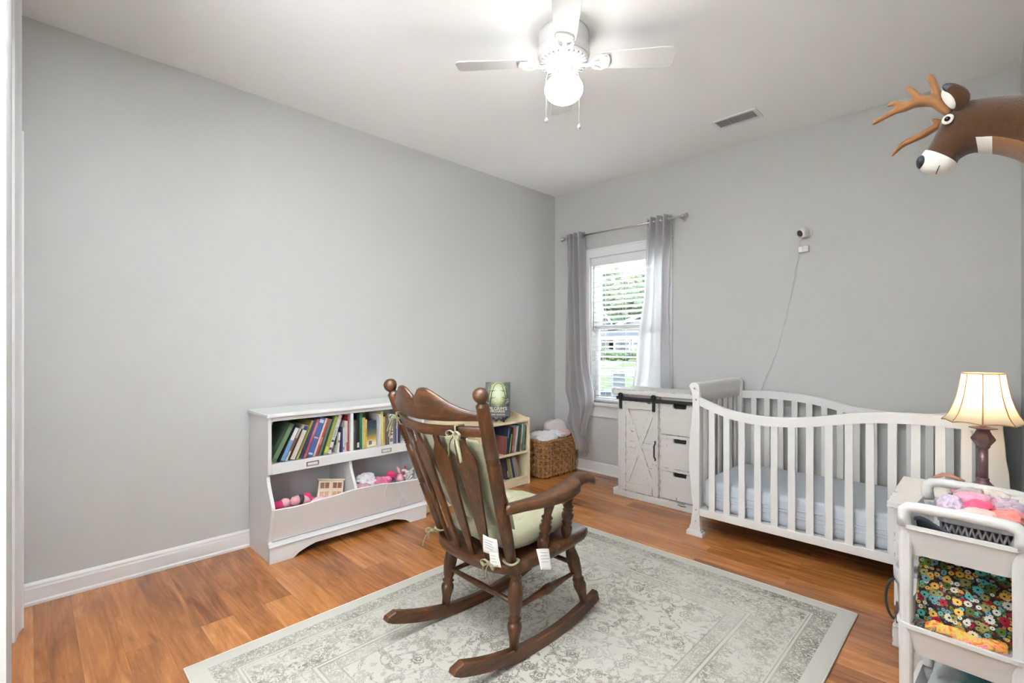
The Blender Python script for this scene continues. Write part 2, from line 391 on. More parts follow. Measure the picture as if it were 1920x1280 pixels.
struct(b_.build('wall_front', M_WALL))
b_ = MB(); b_.box((.8, -D-1.55, 0), (W, -D-1.43, H)).box((.8, -D-1.55, 0), (.92, -D-.115, H))
struct(b_.build('wall_hall', M_WALL))
dr = MB(); dr.box((.362, -D-.07, .01), (.858, -D-.03, 2.055)); d1 = struct(dr.build('door_1', M_TRIM, bevel=.002))
pn = MB()
for z0, z1 in ((.25, .95), (1.05, 1.9)):
    pn.box((.45, -D-.032, z0), (.77, -D-.026, z1))
pn.build('panel', M_TRIM, d1, bevel=.004)
# casing of the opening in the front wall, seen edge-on at the left of the photo
cs = MB(); cs.prism([(.235, -D), (.235, -D+.026), (.25, -D+.028), (.275, -D+.020), (.32, -D+.014), (.36, -D+.008), (.36, -D)], 'z', 0, H-.002)
struct(cs.build('trim_1', M_TRIM))
cs = MB(); cs.prism([(.224, -D), (.224, -D+.032), (.238, -D+.034), (.244, -D+.027), (.244, -D)], 'z', 0, 2.13)
struct(cs.build('trim_2', M_TRIM))
def baseboard(name, pts):
    # profile (out from wall, z) swept along straight line p->q with inward normal nrm
    (p, q, nrm) = pts; p, q, nrm = Vector(p), Vector(q), Vector(nrm)
    prof = [(0, 0), (.017, 0), (.017, .012), (.013, .02), (.013, .075), (.010, .082), (.010, .092), (.004, .102), (0, .104)]
    mb = MB(); mb.loft([[e + nrm*a + UP*z for a, z in prof] for e in (p, q)], sm=False)
    return struct(mb.build(name, M_TRIM))
baseboard('baseboard_left', ((0, -D, 0), (0, 0, 0), (1, 0, 0)))
baseboard('baseboard_back', ((.017, 0, 0), (W, 0, 0), (0, -1, 0)))
baseboard('baseboard_right', ((W, -D+.01, 0), (W, -.017, 0), (-1, 0, 0)))
baseboard('baseboard_front', ((.02, -D, 0), (.223, -D, 0), (0, 1, 0)))

# window
wf = MB()
for x0, x1 in ((WX0-.07, WX0), (WX1, WX1+.07)): wf.box((x0, -.018, WZ0), (x1, 0, WZ1+.0))
wf.box((WX0-.07, -.02, WZ1), (WX1+.07, 0, WZ1+.085)); wf.box((WX0-.078, -.026, WZ1+.07), (WX1+.078, 0, WZ1+.085))
for x0, x1 in ((WX0, WX0+.012), (WX1-.012, WX1)): wf.box((x0, 0, WZ0), (x1, .12, WZ1))
wf.box((WX0+.012, 0, WZ1-.012), (WX1-.012, .12, WZ1))
win = struct(wf.build('window_1', M_TRIM, bevel=.002))
sl = MB(); sl.box((WX0-.085, -.05, WZ0-.022), (WX1+.085, -.0002, WZ0+.003)); sl.box((WX0+.0002, -.0002, WZ0+.001), (WX1-.0002, .12, WZ0+.003)); sl.box((WX0-.068, -.016, WZ0-.13), (WX1+.068, 0, WZ0-.022))
sl.build('window_sill', M_TRIM, win, bevel=.004)
MEET = 1.385
def sash(name, z0, z1, y):
    s = MB(); a, b2 = WX0+.012, WX1-.012
    s.box((a, y, z0), (a+.042, y+.028, z1)).box((b2-.042, y, z0), (b2, y+.028, z1)).box((a+.042, y+.001, z0), (b2-.042, y+.027, z0+.045)).box((a+.042, y+.001, z1-.045), (b2-.042, y+.027, z1))
    o = s.build(name, M_TRIM, win, bevel=.002)
    g = MB(); g.box((a+.038, y+.012, z0+.04), (b2-.038, y+.016, z1-.04)); g.build('pane', M_GLASS, o)
def glass_mat():
    m, nt, b = newmat('window glass'); n = N(nt)
    tr = n('ShaderNodeBsdfTransparent', {0: (.97, .985, .98, 1)}); gl = n('ShaderNodeBsdfGlossy', {'Roughness': .02})
    lw = n('ShaderNodeFresnel', {'IOR': 1.45}); mx = n('ShaderNodeMixShader', {0: lw.outputs[0], 1: tr.outputs[0], 2: gl.outputs[0]})
    nt.links.new(mx.outputs[0], nt.nodes['Material Output'].inputs[0]); return m
M_GLASS = glass_mat()
sash('sash', MEET-.02, WZ1-.012, .088); sash('sash', WZ0+.003, MEET+.025, .058)

# ---------------------------------------------------------------- outside
M_GRASS = plain('lawn grass', (.052, .066, .020), .9, var=.25, vscale=3, spec=.1)
M_ROAD = plain('pale asphalt', (.115, .112, .108), .9, var=.08, spec=.1); M_MULCH = plain('brown mulch', (.20, .13, .09), .9, var=.3)
GZ = -.5
struct(MB().box((-130, .6, GZ-.2), (60, 160, GZ)).build('ground', M_GRASS, loc=(0, 1, GZ)))
def gp(px, py, z=GZ):
    d = FW + RI*((px-960)/F_PX) + UP*((648-py)/F_PX); k = (z-CAM.z)/d.z; return CAM + d*k
def strip(name, quad, z, mat_, label, cat):
    P = [gp(*q, GZ) for q in quad]; mb = MB()
    mb.prism([(p.x, p.y) for p in P], 'z', GZ, GZ+z); return tag(mb.build(name, mat_), label, cat)
strip('street', ((1020, 712), (1400, 700), (1420, 688), (1020, 695)), .03, M_ROAD, 'pale street running past the window behind the lawn', 'street')
strip('driveway', ((1080, 690), (1150, 689), (1172, 677.5), (1090, 679)), .02, M_ROAD, 'pale driveway leading up to the tan house', 'driveway')
M_LEAF = [plain('leaves '+c, v, .8, var=.4, vscale=1.5, spec=.15) for c, v in (('mid', (.068, .095, .046)), ('dark', (.046, .068, .038)), ('light', (.10, .125, .06)))]
M_BARK = plain('tree bark', (.12, .085, .06), .9, var=.3)
def tree(px, py_base, dep, h, r, leaf, label, seed, z0=GZ):
    p = ray_at(px, 648, dep); p.z = z0; rnd = random.Random(seed)
    t = thing('tree', label, 'tree', p, 0, 'trees behind the houses')
    tr = MB(); tr.lathe([(.35, 0), (.28, h*.3), (.12, h*.6)], 8, p); tr.build('trunk', M_BARK, t)
    cr = MB()
    for k in range(40):
        a = rnd.uniform(0, 6.28); q = rnd.uniform(.1, .85)*r; zz = rnd.uniform(.22, .95)
        rr = r*rnd.uniform(.17, .30)*(1.15-.5*abs(zz-.5)*1.4)
        cr.ball(p + Vector((math.cos(a)*q*(1.1-zz*.6), math.sin(a)*q*(1.1-zz*.6), h*zz)), (rr, rr, rr*.9), 2, .5, 3.4, seed+k)
    cr.build('crown', M_LEAF[leaf], t, smooth=False)
def hill_z(dep): return GZ + max(0, dep-78)*.27
hl = MB()
def hill_fn(u, v):
    q = ray_at(960+500*u, 648, 76+80*v); q.z = hill_z(76+80*v) - .05 + (.5*noise.noise(q*.15) if v > .05 else 0); return q
hl.sheet(hill_fn, 30, 30); struct(hl.build('hill', M_LEAF[1], loc=(0, 0, GZ), solid=.3))
kinds = ['mid green leafy tree on the wooded hill seen through the blind', 'dark green leafy tree on the wooded hill seen through the blind', 'light green leafy tree on the wooded hill seen through the blind']
n_t = 0
for row, dep in enumerate((93, 100, 107, 114, 121)):
    step = 6.6*F_PX/dep; px = 1062 + (row % 2)*step*.5
    while px < 1250:
        n_t += 1; tree(px, 660, dep, 8.6 + (n_t*7 % 5)*.35, 3.0, (n_t*5+row) % 3, kinds[(n_t*5+row) % 3], n_t, hill_z(dep)); px += step
M_SIDE1 = plain('tan stone siding', (.115, .11, .10), .9, var=.12, vscale=2, spec=.05); M_SIDE2 = plain('blue grey siding', (.042, .058, .078), .9, var=.05, spec=.05); M_ROOF = plain('grey shingles', (.045, .048, .056), .9, var=.2, vscale=4, spec=.05)
M_ROOF2 = plain('light grey shingles', (.06, .06, .066), .9, var=.2, vscale=4, spec=.05)
M_PANE = plain('dark window pane', (.05, .06, .07), .2)
def house(name, label, pxa, pxb, dep, eave_py, base_py, ridge_py, wall_m, roof_m, gable, wins):
    """block of a house facing the window; corners given as picture columns at one distance"""
    A = ray_at(pxa, 648, dep); B = ray_at(pxb, 648, dep); A.z = B.z = GZ
    X = (B-A).normalized(); Y = Vector((-X.y, X.x, 0)); wd = (B-A).length
    z_ = lambda py: CAM.z + (648-py)/F_PX*dep
    ze, zr = z_(eave_py), z_(ridge_py)
    M = Matrix((X, Y, UP)).transposed().to_4x4(); M.translation = A
    h = thing(name, label, 'house', A, 0, 'houses across the street')
    MB().box((0, 0, 0), (wd, 9, ze-GZ), M=M).build('wall', wall_m, h)
    r = MB()
    if gable:
        r.prism([(-.5, ze-GZ), (wd/2, zr-GZ), (wd+.5, ze-GZ)], 'y', .05, 9.3, M=M)
        r.build('roof', roof_m, h)
        g = MB(); g.prism([(.3, ze-GZ), (wd/2, zr-GZ-.4), (wd-.3, ze-GZ)], 'y', -.12, .06, M=M); g.build('gable', wall_m, h)
        tr = MB()
        for s_ in (0, 1):
            a = Vector((-.6 if not s_ else wd+.6, -.3, ze-GZ-.1)); b2 = Vector((wd/2, -.3, zr-GZ+.05))
            tr.prism([(a.x, a.z), (a.x, a.z+.42), (b2.x, b2.z+.42), (b2.x, b2.z)], 'y', -.35, .05, M=M)
        tr.build('rake_trim', M_TRIM, h)
    else:
        r.prism([(-.5, ze-GZ), (4.5, zr-GZ), (9.5, ze-GZ)], 'x', -.5, wd+.5, M=M); r.build('roof', roof_m, h)
        MB().box((-.5, -.62, ze-GZ-.28), (wd+.5, -.45, ze-GZ+.05), M=M).build('gutter', M_TRIM, h)
    for (u, za, zb, ww) in wins:
        x0 = u*wd - ww/2; f = MB()
        f.box((x0-.18, -.1, za-.18), (x0+ww+.18, .02, zb+.18), M=M); fo = f.build('window', M_TRIM, h)
        g = MB()
        for k in range(2):
            for j in range(2): g.box((x0+.06+k*ww/2, -.13, za+.05+j*(zb-za)/2), (x0+ww/2-.04+k*ww/2, -.1, za+(zb-za)/2-.05+j*(zb-za)/2), M=M)
        g.build('pane', M_PANE, fo)
house('house', 'tan stone house with grey roof, left one across the street', 1078, 1142, 62, 633, 668, 622, M_SIDE1, M_ROOF2, False, [(.42, 1.4, 2.5, .9), (.62, 1.4, 2.5, .9), (.2, 1.4, 2.5, .9)])
house('house', 'blue house with white framed windows, right one across the street', 1152, 1226, 64, 632, 668, 618, M_SIDE2, M_ROOF, False, [(.14, 1.1, 2.4, 1.4), (.24, 1.1, 2.4, 1.4), (.6, 1.1, 2.4, 1.4)])
house('house', 'pale house with tall pointed gable rising behind the tan house', 1106, 1140, 78, 608, 650, 577, M_SIDE1, M_ROOF2, True, [(.5, 6, 7.6, 1.0)])
house('house', 'pale house with broad low gable rising behind the blue house', 1160, 1240, 76, 612, 650, 594, M_SIDE1, M_ROOF2, True, [(.5, 4.6, 5.4, .8)])
for i, (px, dep, r, lab) in enumerate([(1100, 57, .9, 'rounded shrub at the left end of the tan house'), (1122, 58, .7, 'small rounded shrub in front of the tan house windows'), (1146, 54, 1.1, 'broad rounded shrub between the tan house and the blue house'), (1170, 55, .8, 'rounded shrub under the blue house windows'), (1200, 54, 1.3, 'tall pale green shrub at the right of the blue house')]):
    p = ray_at(px, 648, dep); p.z = GZ; r *= .72; t = thing('shrub', lab, 'shrub', p, 0, 'shrubs in front of the houses')
    MB().lathe([(.08, 0), (.06, r*.6)], 6, p).build('stem', M_BARK, t)
    mb = MB()
    for k in range(5): mb.ball(p + Vector((random.Random(k).uniform(-.4, .4)*r, random.Random(k+9).uniform(-.4, .4)*r, r*(.6+.12*k))), (r*.8, r*.8, r*.6), 3, .42, 6, i*9+k)
    mb.build('foliage', M_LEAF[2 if i == 4 else 0], t, smooth=False)
bx = MB(); p0, p1 = gp(1150, 752), gp(1172, 752); X_ = (p1-p0)
M = Matrix((X_.normalized(), Vector((-X_.y, X_.x, 0)).normalized(), UP)).transposed().to_4x4(); M.translation = p0
ac = thing('utility_box', 'grey utility box on the lawn close outside the window', 'utility box', p0)
wd_ = X_.length
MB().box((0, 0, 0), (wd_, wd_, .84), M=M).build('housing', plain('grey metal housing', (.045, .052, .06), .5), ac, bevel=.02)
MB().box((-.02, -.02, .84), (wd_+.02, wd_+.02, .88), M=M).build('lid', M_TRIM, ac, bevel=.01)
pw = MB(); q0 = gp(1060, 744); q1 = gp(1146, 744); q1b = gp(1146, 738); q0b = gp(1060, 738)
tag(MB().prism([(q.x, q.y) for q in (q0, q1, q1b, q0b)], 'z', GZ, GZ+.16).build('edging_wall', plain('dark grey edging stone', (.04, .042, .045), .9, var=.15)), 'low dark grey edging wall at the near edge of the lawn', 'wall')

# ---------------------------------------------------------------- blind and curtains
bl = thing('window_blind', 'white slatted blind with open slats hanging in the window', 'blind', ((WX0+WX1)/2, .03, WZ1))
BX0, BX1 = WX0+.016, WX1-.016
MB().box((BX0, .006, 1.985), (BX1, .055, 2.036)).build('headrail', M_TRIM, bl, bevel=.004)
MB().box((BX0-.002, -.012, 1.968), (BX1+.002, .006, 2.04)).build('valance', M_TRIM, bl, bevel=.004)
m_slat = plain('white blind slat', (.82, .82, .82), .45, var=.01, trans=(.18, (.8, .8, .8)))
sl = MB(); nsl = 27; zb = .70
for k in range(nsl):
    z = zb + .035 + (1.965-zb-.05)*k/(nsl-1)
    ring = []
    for (yy, zz) in ((.004, -.0035), (.029, .0015), (.054, -.0005), (.054, .0022), (.029, .0042), (.004, -.0008)): ring.append((yy, zz))
    sl.loft([[Vector((x, .029+(yy-.029)*.97, z+zz-(yy-.029)*.36)) for yy, zz in ring] for x in (BX0, BX1)], sm=False)
sl.build('slat', m_slat, bl)
MB().box((BX0, .008, zb-.012), (BX1, .05, zb+.006)).build('bottom_rail', M_TRIM, bl, bevel=.004)
cd_ = MB()
for x in (BX0+.12, (BX0+BX1)/2-.03, BX1-.12):
    for y in (.004, .054): cd_.tube([(x, y, 1.99), (x, y, zb)], .0011, 5)
cd_.build('ladder_cord', M_TRIM, bl)
MB().tube([(BX0+.035, -.02, 1.97), (BX0+.033, -.022, 1.36)], .004, 8).build('tilt_wand', plain('clear wand', (.45, .46, .48), .2), bl)

rod = thing('curtain_rod', 'slim brushed nickel curtain rod above the window', 'curtain rod', (.75, -.085, 2.262))
MB().tube([(.2, -.085, 2.262), (1.405, -.085, 2.262)], .008, 12).build('pole', M_NICKEL, rod)
for x, s_ in ((.2, -1), (1.405, 1)):
    mb = MB(); mb.lathe([(.009, 0), (.014, .006), (.014, .012), (.009, .016), (.013, .024), (.021, .036), (.022, .044), (.012, .05)], 14, (x, -.085, 2.262), M=Matrix.Rotation(math.radians(90*s_), 4, 'Y')); mb.build('finial', M_NICKEL, rod)
for x in (.222, 1.385):
    mb = MB(); mb.tube([(x, -.085, 2.252), (x, -.04, 2.252), (x, -.004, 2.252)], .006, 8); mb.lathe([(.02, 0), (.02, .005), (.008, .006)], 12, (x, 0, 2.252), M=Matrix.Rotation(math.radians(90), 4, 'X')); mb.build('bracket', M_NICKEL, rod)
def curtain(name, label, left, right, nf, amp, zt, zbot, extra=None, ph=0, wts=None):
    """left/right: [(v, x)], amp: [(v, amplitude)]"""
    t = thing(name, label, 'curtain', ((left[0][1]+right[0][1])/2, -.085, zt), 0, 'curtain panels at the window')
    def fn(u, v):
        uu = u if wts is None else lerp(wts(v), u)
        xl, xr = interp(left, v), interp(right, v)
        x = xl + (xr-xl)*uu; a = interp(amp, v)
        p = math.sin(2*math.pi*nf*u + ph + .5*math.sin(v*4+u*3))
        y = -.085 + a*p + .006*math.sin(9*v+7*u)
        z = zt + (zbot-zt)*v
        if extra:
            dx, dy, dz = extra(u, v); x += dx; y += dy; z += dz
        return Vector((x, y, z))
    MB().sheet(fn, 110, 90).build('panel', M_CURT, t)
    for k in range(int(nf*2)):
        g = MB()
        u = (k+.5 - ph/math.pi)/(2*nf)
        if 0 <= u <= 1:
            c = fn(u, (zt-2.262)/(zt-zbot)); 
            ring = [(c.x, -.085 + .021*math.cos(a), 2.262+.021*math.sin(a)) for a in [i*math.pi/8 for i in range(16)]]
            g.tube(ring, .004, 6, loop=True); g.build('grommet', M_NICKEL, t)
    return t
def ex_left(u, v):
    if v < .74: return (0, 0, 0)
    k = (v-.74)/.26; k = k*k*(3-2*k)
    return (.06*k*math.sin(u*5), -.20*k - .04*k*math.sin(u*9), .05*k*(1-u) + .03*k*math.sin(u*7))
curtain('curtain', 'grey curtain panel left of the window, its hem swept over the basket',
        [(0, .225), (.5, .205), (.72, .200), (.85, .30), (1, .49)], [(0, .435), (.3, .44), (.55, .465), (.78, .545), (1, .63)], 3.5, [(0, .035), (.5, .03), (.75, .022), (1, .03)], 2.30, .21, ex_left)
def w_right(v):
    k = min(1, v/.75)
    return [(0, 0), (.30, .30-.14*k), (.62, .62+.12*k*.4), (.8, .8-.02*k), (1, 1)]
def ex_right(u, v):
    k = math.sin(math.pi*min(1, max(0, (u-.28)/.44)))
    return (0, .025*k*min(1, v*3), 0)
curtain('curtain', 'grey curtain panel right of the window, spread behind the white cabinet',
        [(0, 1.09), (.25, 1.06), (.55, .985), (.75, .925), (1, .88)], [(0, 1.315), (.3, 1.29), (.6, 1.305), (.8, 1.37), (1, 1.42)], 3.5, [(0, .038), (.3, .026), (.6, .022), (1, .026)], 2.30, .12, ex_right, 0, w_right)

# ---------------------------------------------------------------- ceiling fan
FX, FY = 1.70, -1.977
fan = thing('ceiling_fan', 'white four blade ceiling fan with a lit globe on the ceiling', 'ceiling fan', (FX, FY, H))
c = (FX, FY, 0)
MB().lathe([(.075, 2.739), (.118, 2.738), (.122, 2.72), (.122, 2.675), (.112, 2.668), (.112, 2.662), (.126, 2.655), (.127, 2.625), (.118, 2.612)], 40, c).build('motor_housing', M_FAN, fan)
vr = MB(); vr.lathe([(.118, 2.613), (.120, 2.606), (.108, 2.592), (.07, 2.583), (.05, 2.582)], 40, c); vo = vr.build('vent_ring', M_FAN, fan)
sl = MB()
for k in range(28):
    a = 2*math.pi*k/28; M = Matrix.Translation((FX, FY, 2.594)) @ Matrix.Rotation(a, 4, 'Z')
    sl.box((.085, -.0035, -.009), (.114, .0035, .001), M=M @ Matrix.Translation((0,0,0)) )
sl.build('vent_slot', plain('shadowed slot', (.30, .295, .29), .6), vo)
MB().lathe([(.05, 2.585), (.052, 2.575), (.043, 2.568), (.043, 2.548), (.056, 2.541), (.058, 2.531), (.05, 2.528)], 28, c).build('light_fitter', M_FAN, fan)
m_globe, nt, b = newmat('lit frosted globe'); b.inputs['Base Color'].default_value = (.9, .9, .88, 1); b.inputs['Emission Color'].default_value = (1, .975, .95, 1); b.inputs['Emission Strength'].default_value = GLOBE_STRENGTH
pr = [(.044, 2.532), (.058, 2.522)] + [(.094*math.sin(t), 2.464 + .066*math.cos(t)) for t in [math.radians(50+8*k) for k in range(17)]]
MB().lathe(pr[:-1] + [(.002, 2.398)], 32, c).build('globe', m_globe, fan, smooth=True)
for k in range(4):
    a = math.radians(40.3 + 90*k); Mr = Matrix.Translation((FX, FY, 2.597)) @ Matrix.Rotation(a, 4, 'Z')
    Mp = Mr @ Matrix.Rotation(math.radians(-12), 4, 'X')
    out = []
    for x, hw in ((.175, .048), (.20, .052), (.45, .064), (.505, .062)): out.append((x, -hw))
    for t in range(5): out.append((.505+.025*math.sin(math.radians(22.5*t)), -.062+.025*(1-math.cos(math.radians(22.5*t)))))
    out2 = [(x, -y) for x, y in reversed(out)]
    bb = MB(); bb.prism(out + out2, 'z', 0, .006, M=Mp); bo = bb.build('blade', M_FAN, fan, bevel=.0015)
    ir = MB()
    pts = [(.05, 0, -.008), (.085, 0, -.016), (.115, 0, -.018), (.15, 0, -.010), (.19, 0, -.005)]
    ir.tube([Mr @ Vector(p) for p in pts], [.013, .011, .010, .012, .010], 10, flat=.7)
    sc_ = [(.165 + .03*math.cos(t), .046*math.sin(t)) for t in [2*math.pi*i/20 for i in range(20)]]
    ir.prism([(.205+.034*math.cos(t)*(1.0 if math.cos(t) < 0 else .55), .043*math.sin(t)) for t in [2*math.pi*i/20 for i in range(20)]], 'z', -.009, -.001, M=Mp)
    for s_ in (-1, 1):
        ir.tube([Mp @ Vector(p) for p in ((.13, 0, -.012), (.15, .028*s_, -.012), (.18, .042*s_, -.010), (.205, .036*s_, -.008))], [.008, .008, .007, .005], 8)
    ir.build('blade_bracket', M_FAN, bo, bevel=.001)
for (px, z1) in ((1024, 226), (1086, 238)):
    d_ = 2.36 - .06; p = ray_at(px, 0, 2.33); x, y = p.x, p.y
    ze = CAM.z + (648-z1)/F_PX*2.33
    ch = MB(); ch.tube([(FX+(x-FX)*.55, FY+(y-FY)*.55, 2.56), (FX+(x-FX)*.9, FY+(y-FY)*.9, 2.535), (x, y, 2.5), (x, y, ze+.01)], .0012, 5); co_ = ch.build('pull_chain', M_FAN, fan)
    MB().lathe([(.002, .014), (.006, .010), (.0095, .002), (.0095, -.003), (.006, -.009), (.001, -.011)], 14, (x, y, ze)).build('chain_ball', plain('glass chain ball', (.45, .44, .43), .15), co_)

# ceiling register
vt = thing('air_vent', 'white louvred air vent set in the ceiling near the back wall', 'air vent', (1.965, -.455, H))
fr = MB()
fr.box((1.82, -.535, H-.008), (2.11, -.512, H)).box((1.82, -.40, H-.008), (2.11, -.377, H)).box((1.82, -.512, H-.008), (1.842, -.40, H)).box((2.086, -.512, H-.008), (2.11, -.40, H))
fr.build('frame', M_TRIM, vt, bevel=.003)
lv = MB()
for k in range(24):
    x = 1.848 + k*.0102; lv.box((-.0045, -.055, -.0008), (.0045, .055, .0008), M=Matrix.Translation((x, -.456, H-.005)) @ Matrix.Rotation(math.radians(38), 4, 'Y'))
lv.build('louvre', plain('vent louvre', (.58, .58, .58), .5), vt)
MB().box((1.842, -.512, H-.0008), (2.086, -.40, H-.0002)).build('throat_shade', plain('vent throat shade', (.36, .36, .36), .8), vt)  # flat grey sheet standing in for the shade inside the vent

# baby monitor, its plug and cable on the back wall
mo = thing('baby_monitor', 'small white monitor camera mounted on the back wall', 'camera', (2.27, -.002, 1.99))
Mw = frame((2.275, 0, 1.995), (1, 0, 0), (0, -1, 0))
MB().lathe([(.034, 0), (.036, .006), (.030, .012), (.012, .016), (.012, .03)], 24, (0,0,0), M=Mw).build('wall_mount', M_PLAST, mo)
hd = Vector((2.262, -.055, 1.992)); ax_ = Vector((-.55, -.75, -.38)).normalized()
Mh = frame(hd, (0, 0, 1), ax_)
MB().lathe([(.002, -.034), (.02, -.032), (.033, -.02), (.037, -.004), (.036, .012), (.030, .022), (.026, .024)], 24, M=Mh).build('body', M_PLAST, mo)
MB().lathe([(.023, .0238), (.0225, .0255), (.012, .0275), (.001, .028)], 20, M=Mh).build('lens', M_BLACK, mo)
pa = thing('power_adapter', 'small white plug adapter on the wall below the monitor camera', 'adapter', (2.262, -.004, 1.86))
MB().box((2.252, -.03, 1.862), (2.29, -.001, 1.905)).build('body', M_PLAST, pa, bevel=.004)
MB().box((2.225, -.02, 1.864), (2.251, -.001, 1.903)).build('cable_clip', M_TRIM, pa, bevel=.003)
cb = MB(); pts = [(2.262, -.03, 1.962), (2.235, -.012, 1.95), (2.225, -.01, 1.91), (2.226, -.006, 1.86), (2.205, -.006, 1.76), (2.18, -.008, 1.6), (2.15, -.007, 1.45), (2.12, -.009, 1.32), (2.08, -.007, 1.16), (2.04, -.01, 1.06), (1.99, -.012, .92), (1.95, -.014, .80), (1.93, -.02, .55)]
fine = []
for i in range(len(pts)-1):
    a, b2 = Vector(pts[i]), Vector(pts[i+1])
    for k in range(6):
        fine.append(a.lerp(b2, k/6) + Vector((.004*math.sin(i*7+k*1.9), 0, 0)))
cb.tube(fine, .0015, 6)
cb.tube([p + Vector((.009+.004*math.sin(i*.6), 0, 0)) for i, p in enumerate(fine[14:40])], .0013, 6)
tag(cb.build('power_cable', M_PLAST), 'thin white cable hanging down the back wall from the monitor camera', 'cable')

# ---------------------------------------------------------------- rug
rg = thing('area_rug', 'faded cream and grey floral rug on the wooden floor', 'rug', (1.905, -2.31, 0), math.radians(0))
MB().box((1.053, -3.417, .001), (2.757, -1.203, .0085)).build('pile', M_RUG, rg, bevel=.003)
MB().tube([(1.052, -3.418, .005), (2.758, -3.418, .005), (2.758, -1.202, .005), (1.052, -1.202, .005)], .0045, 6, loop=True).build('binding', M_RUGEDGE, rg)

# ---------------------------------------------------------------- white bookcase with toy bins
BY0, BY1, BH = -2.886, -1.845, .83      # along the left wall
bc = thing('bookcase', 'white low bookcase with two toy bins against the left wall', 'bookcase', (.17, (BY0+BY1)/2, 0))
TH = .02
def side_poly():
    # (x, z): full depth at the foot, curving back above the bin front
    P = [(.02, 0), (.345, 0), (.345, .10), (.335, .125), (.352, .27), (.356, .31), (.335, .36), (.305, .42), (.30, .47), (.318, .485), (.33, .50), (.33, .805), (.02, .805)]
    return P
def curve_front(t):  # bin-opening edge of sides and divider, between bin front top and shelf
    return 0
for y in (BY0, BY1-TH):
    P = [(.02, 0), (.352, 0), (.352, .105), (.338, .118), (.390, .288), (.394, .306), (.390, .322), (.368, .36), (.338, .405), (.318, .445), (.310, .475), (.335, .49), (.335, .806), (.02, .806)]
    MB().prism(P, 'y', y, y+TH).build('side_panel', M_WHITE, bc, bevel=.003)
MB().box((.018, BY0, 0.06), (.026, BY1, .806)).build('back_panel', M_WHITE, bc)
tp = MB(); tp.box((.018, BY0-.012, .806), (.352, BY1+.012, .83)); tp.build('top', M_WHITE, bc, bevel=.007, seg=3)
MB().box((.024, BY0+TH, .525), (.332, BY1-TH, .545)).build('shelf', M_WHITE, bc, bevel=.002)
MB().box((.312, BY0+TH, .487), (.334, BY1-TH, .546)).build('shelf_rail', M_WHITE, bc, bevel=.003)
MB().box((.312, BY0+TH, .785), (.334, BY1-TH, .806)).build('top_rail', M_WHITE, bc, bevel=.003)
DV = -2.385
MB().box((.024, DV-.009, .545), (.328, DV+.009, .785)).build('divider', M_WHITE, bc, bevel=.002)
MB().prism([(.024, .12), (.326, .12), (.378, .30), (.378, .325), (.360, .36), (.334, .40), (.316, .44), (.306, .487), (.024, .487)], 'y', DV-.009, DV+.009).build('divider', M_WHITE, bc, bevel=.002)
MB().box((.024, BY0+TH, .12), (.330, BY1-TH, .135)).build('bin_floor', M_WHITE, bc)
# wavy bin front, tilted outwards
def bz(u):  # height of the wavy front
    return lerp([(0, .305), (.1, .298), (.2, .299), (.3, .308), (.4, .318), (.5, .326), (.6, .328), (.7, .322), (.8, .312), (.9, .304), (1, .302)], u)
def bz(u):
    return .3045 + .0 + interp([(0, -.002), (.12, -.008), (.30, .004), (.48, .018), (.62, .014), (.8, -.006), (.92, -.014), (1, -.012)], u)*.9
bf = MB(); n_ = 48; L_ = BY1-BY0-2*TH; rings = []
for i in range(n_+1):
    u = i/n_; y = BY0+TH + L_*u; zt = bz(u)
    x_ = lambda z: .337 + (z-.115)*.295
    rings.append([Vector((x_(.115), y, .115)), Vector((x_(zt), y, zt)), Vector((x_(zt)-.007, y, zt+.004)), Vector((x_(zt)-.014, y, zt)), Vector((x_(.115)-.014, y, .115))])
bf.loft(rings, sm=False); bf.build('bin_front', M_WHITE, bc)
# base board with arched cut-out and moulded top
ar = [(BY0, 0)]
for k in range(25):
    t = k/24; y = BY0+.13 + (BY1-BY0-.26)*t
    z = .052*min(1, max(0, min(t, 1-t)/.16))**.6 if 0 < t < 1 else 0
    ar.append((y, z))
ar += [(BY1, 0), (BY1, .088), (BY0, .088)]
bs = MB(); bs.prism(ar, 'x', .34, .358); bs.build('base', M_WHITE, bc)
md = MB(); md.loft([[Vector((x, y, z)) for x, z in ((.336, .088), (.363, .088), (.365, .094), (.358, .1), (.352, .112), (.336, .112))] for y in (BY0-.004, BY1+.004)], sm=False)
md.build('base_moulding', M_WHITE, bc)
for yc in (-2.637, -2.146):
    lh = MB(); x0 = .3345
    lh.box((x0, yc-.037, .502), (x0+.003, yc+.037, .507)).box((x0, yc-.037, .523), (x0+.003, yc+.037, .528)).box((x0, yc-.037, .507), (x0+.003, yc-.031, .523)).box((x0, yc+.031, .507), (x0+.003, yc+.037, .523))
    lh.build('label_holder', M_BRASS, bc, bevel=.001)

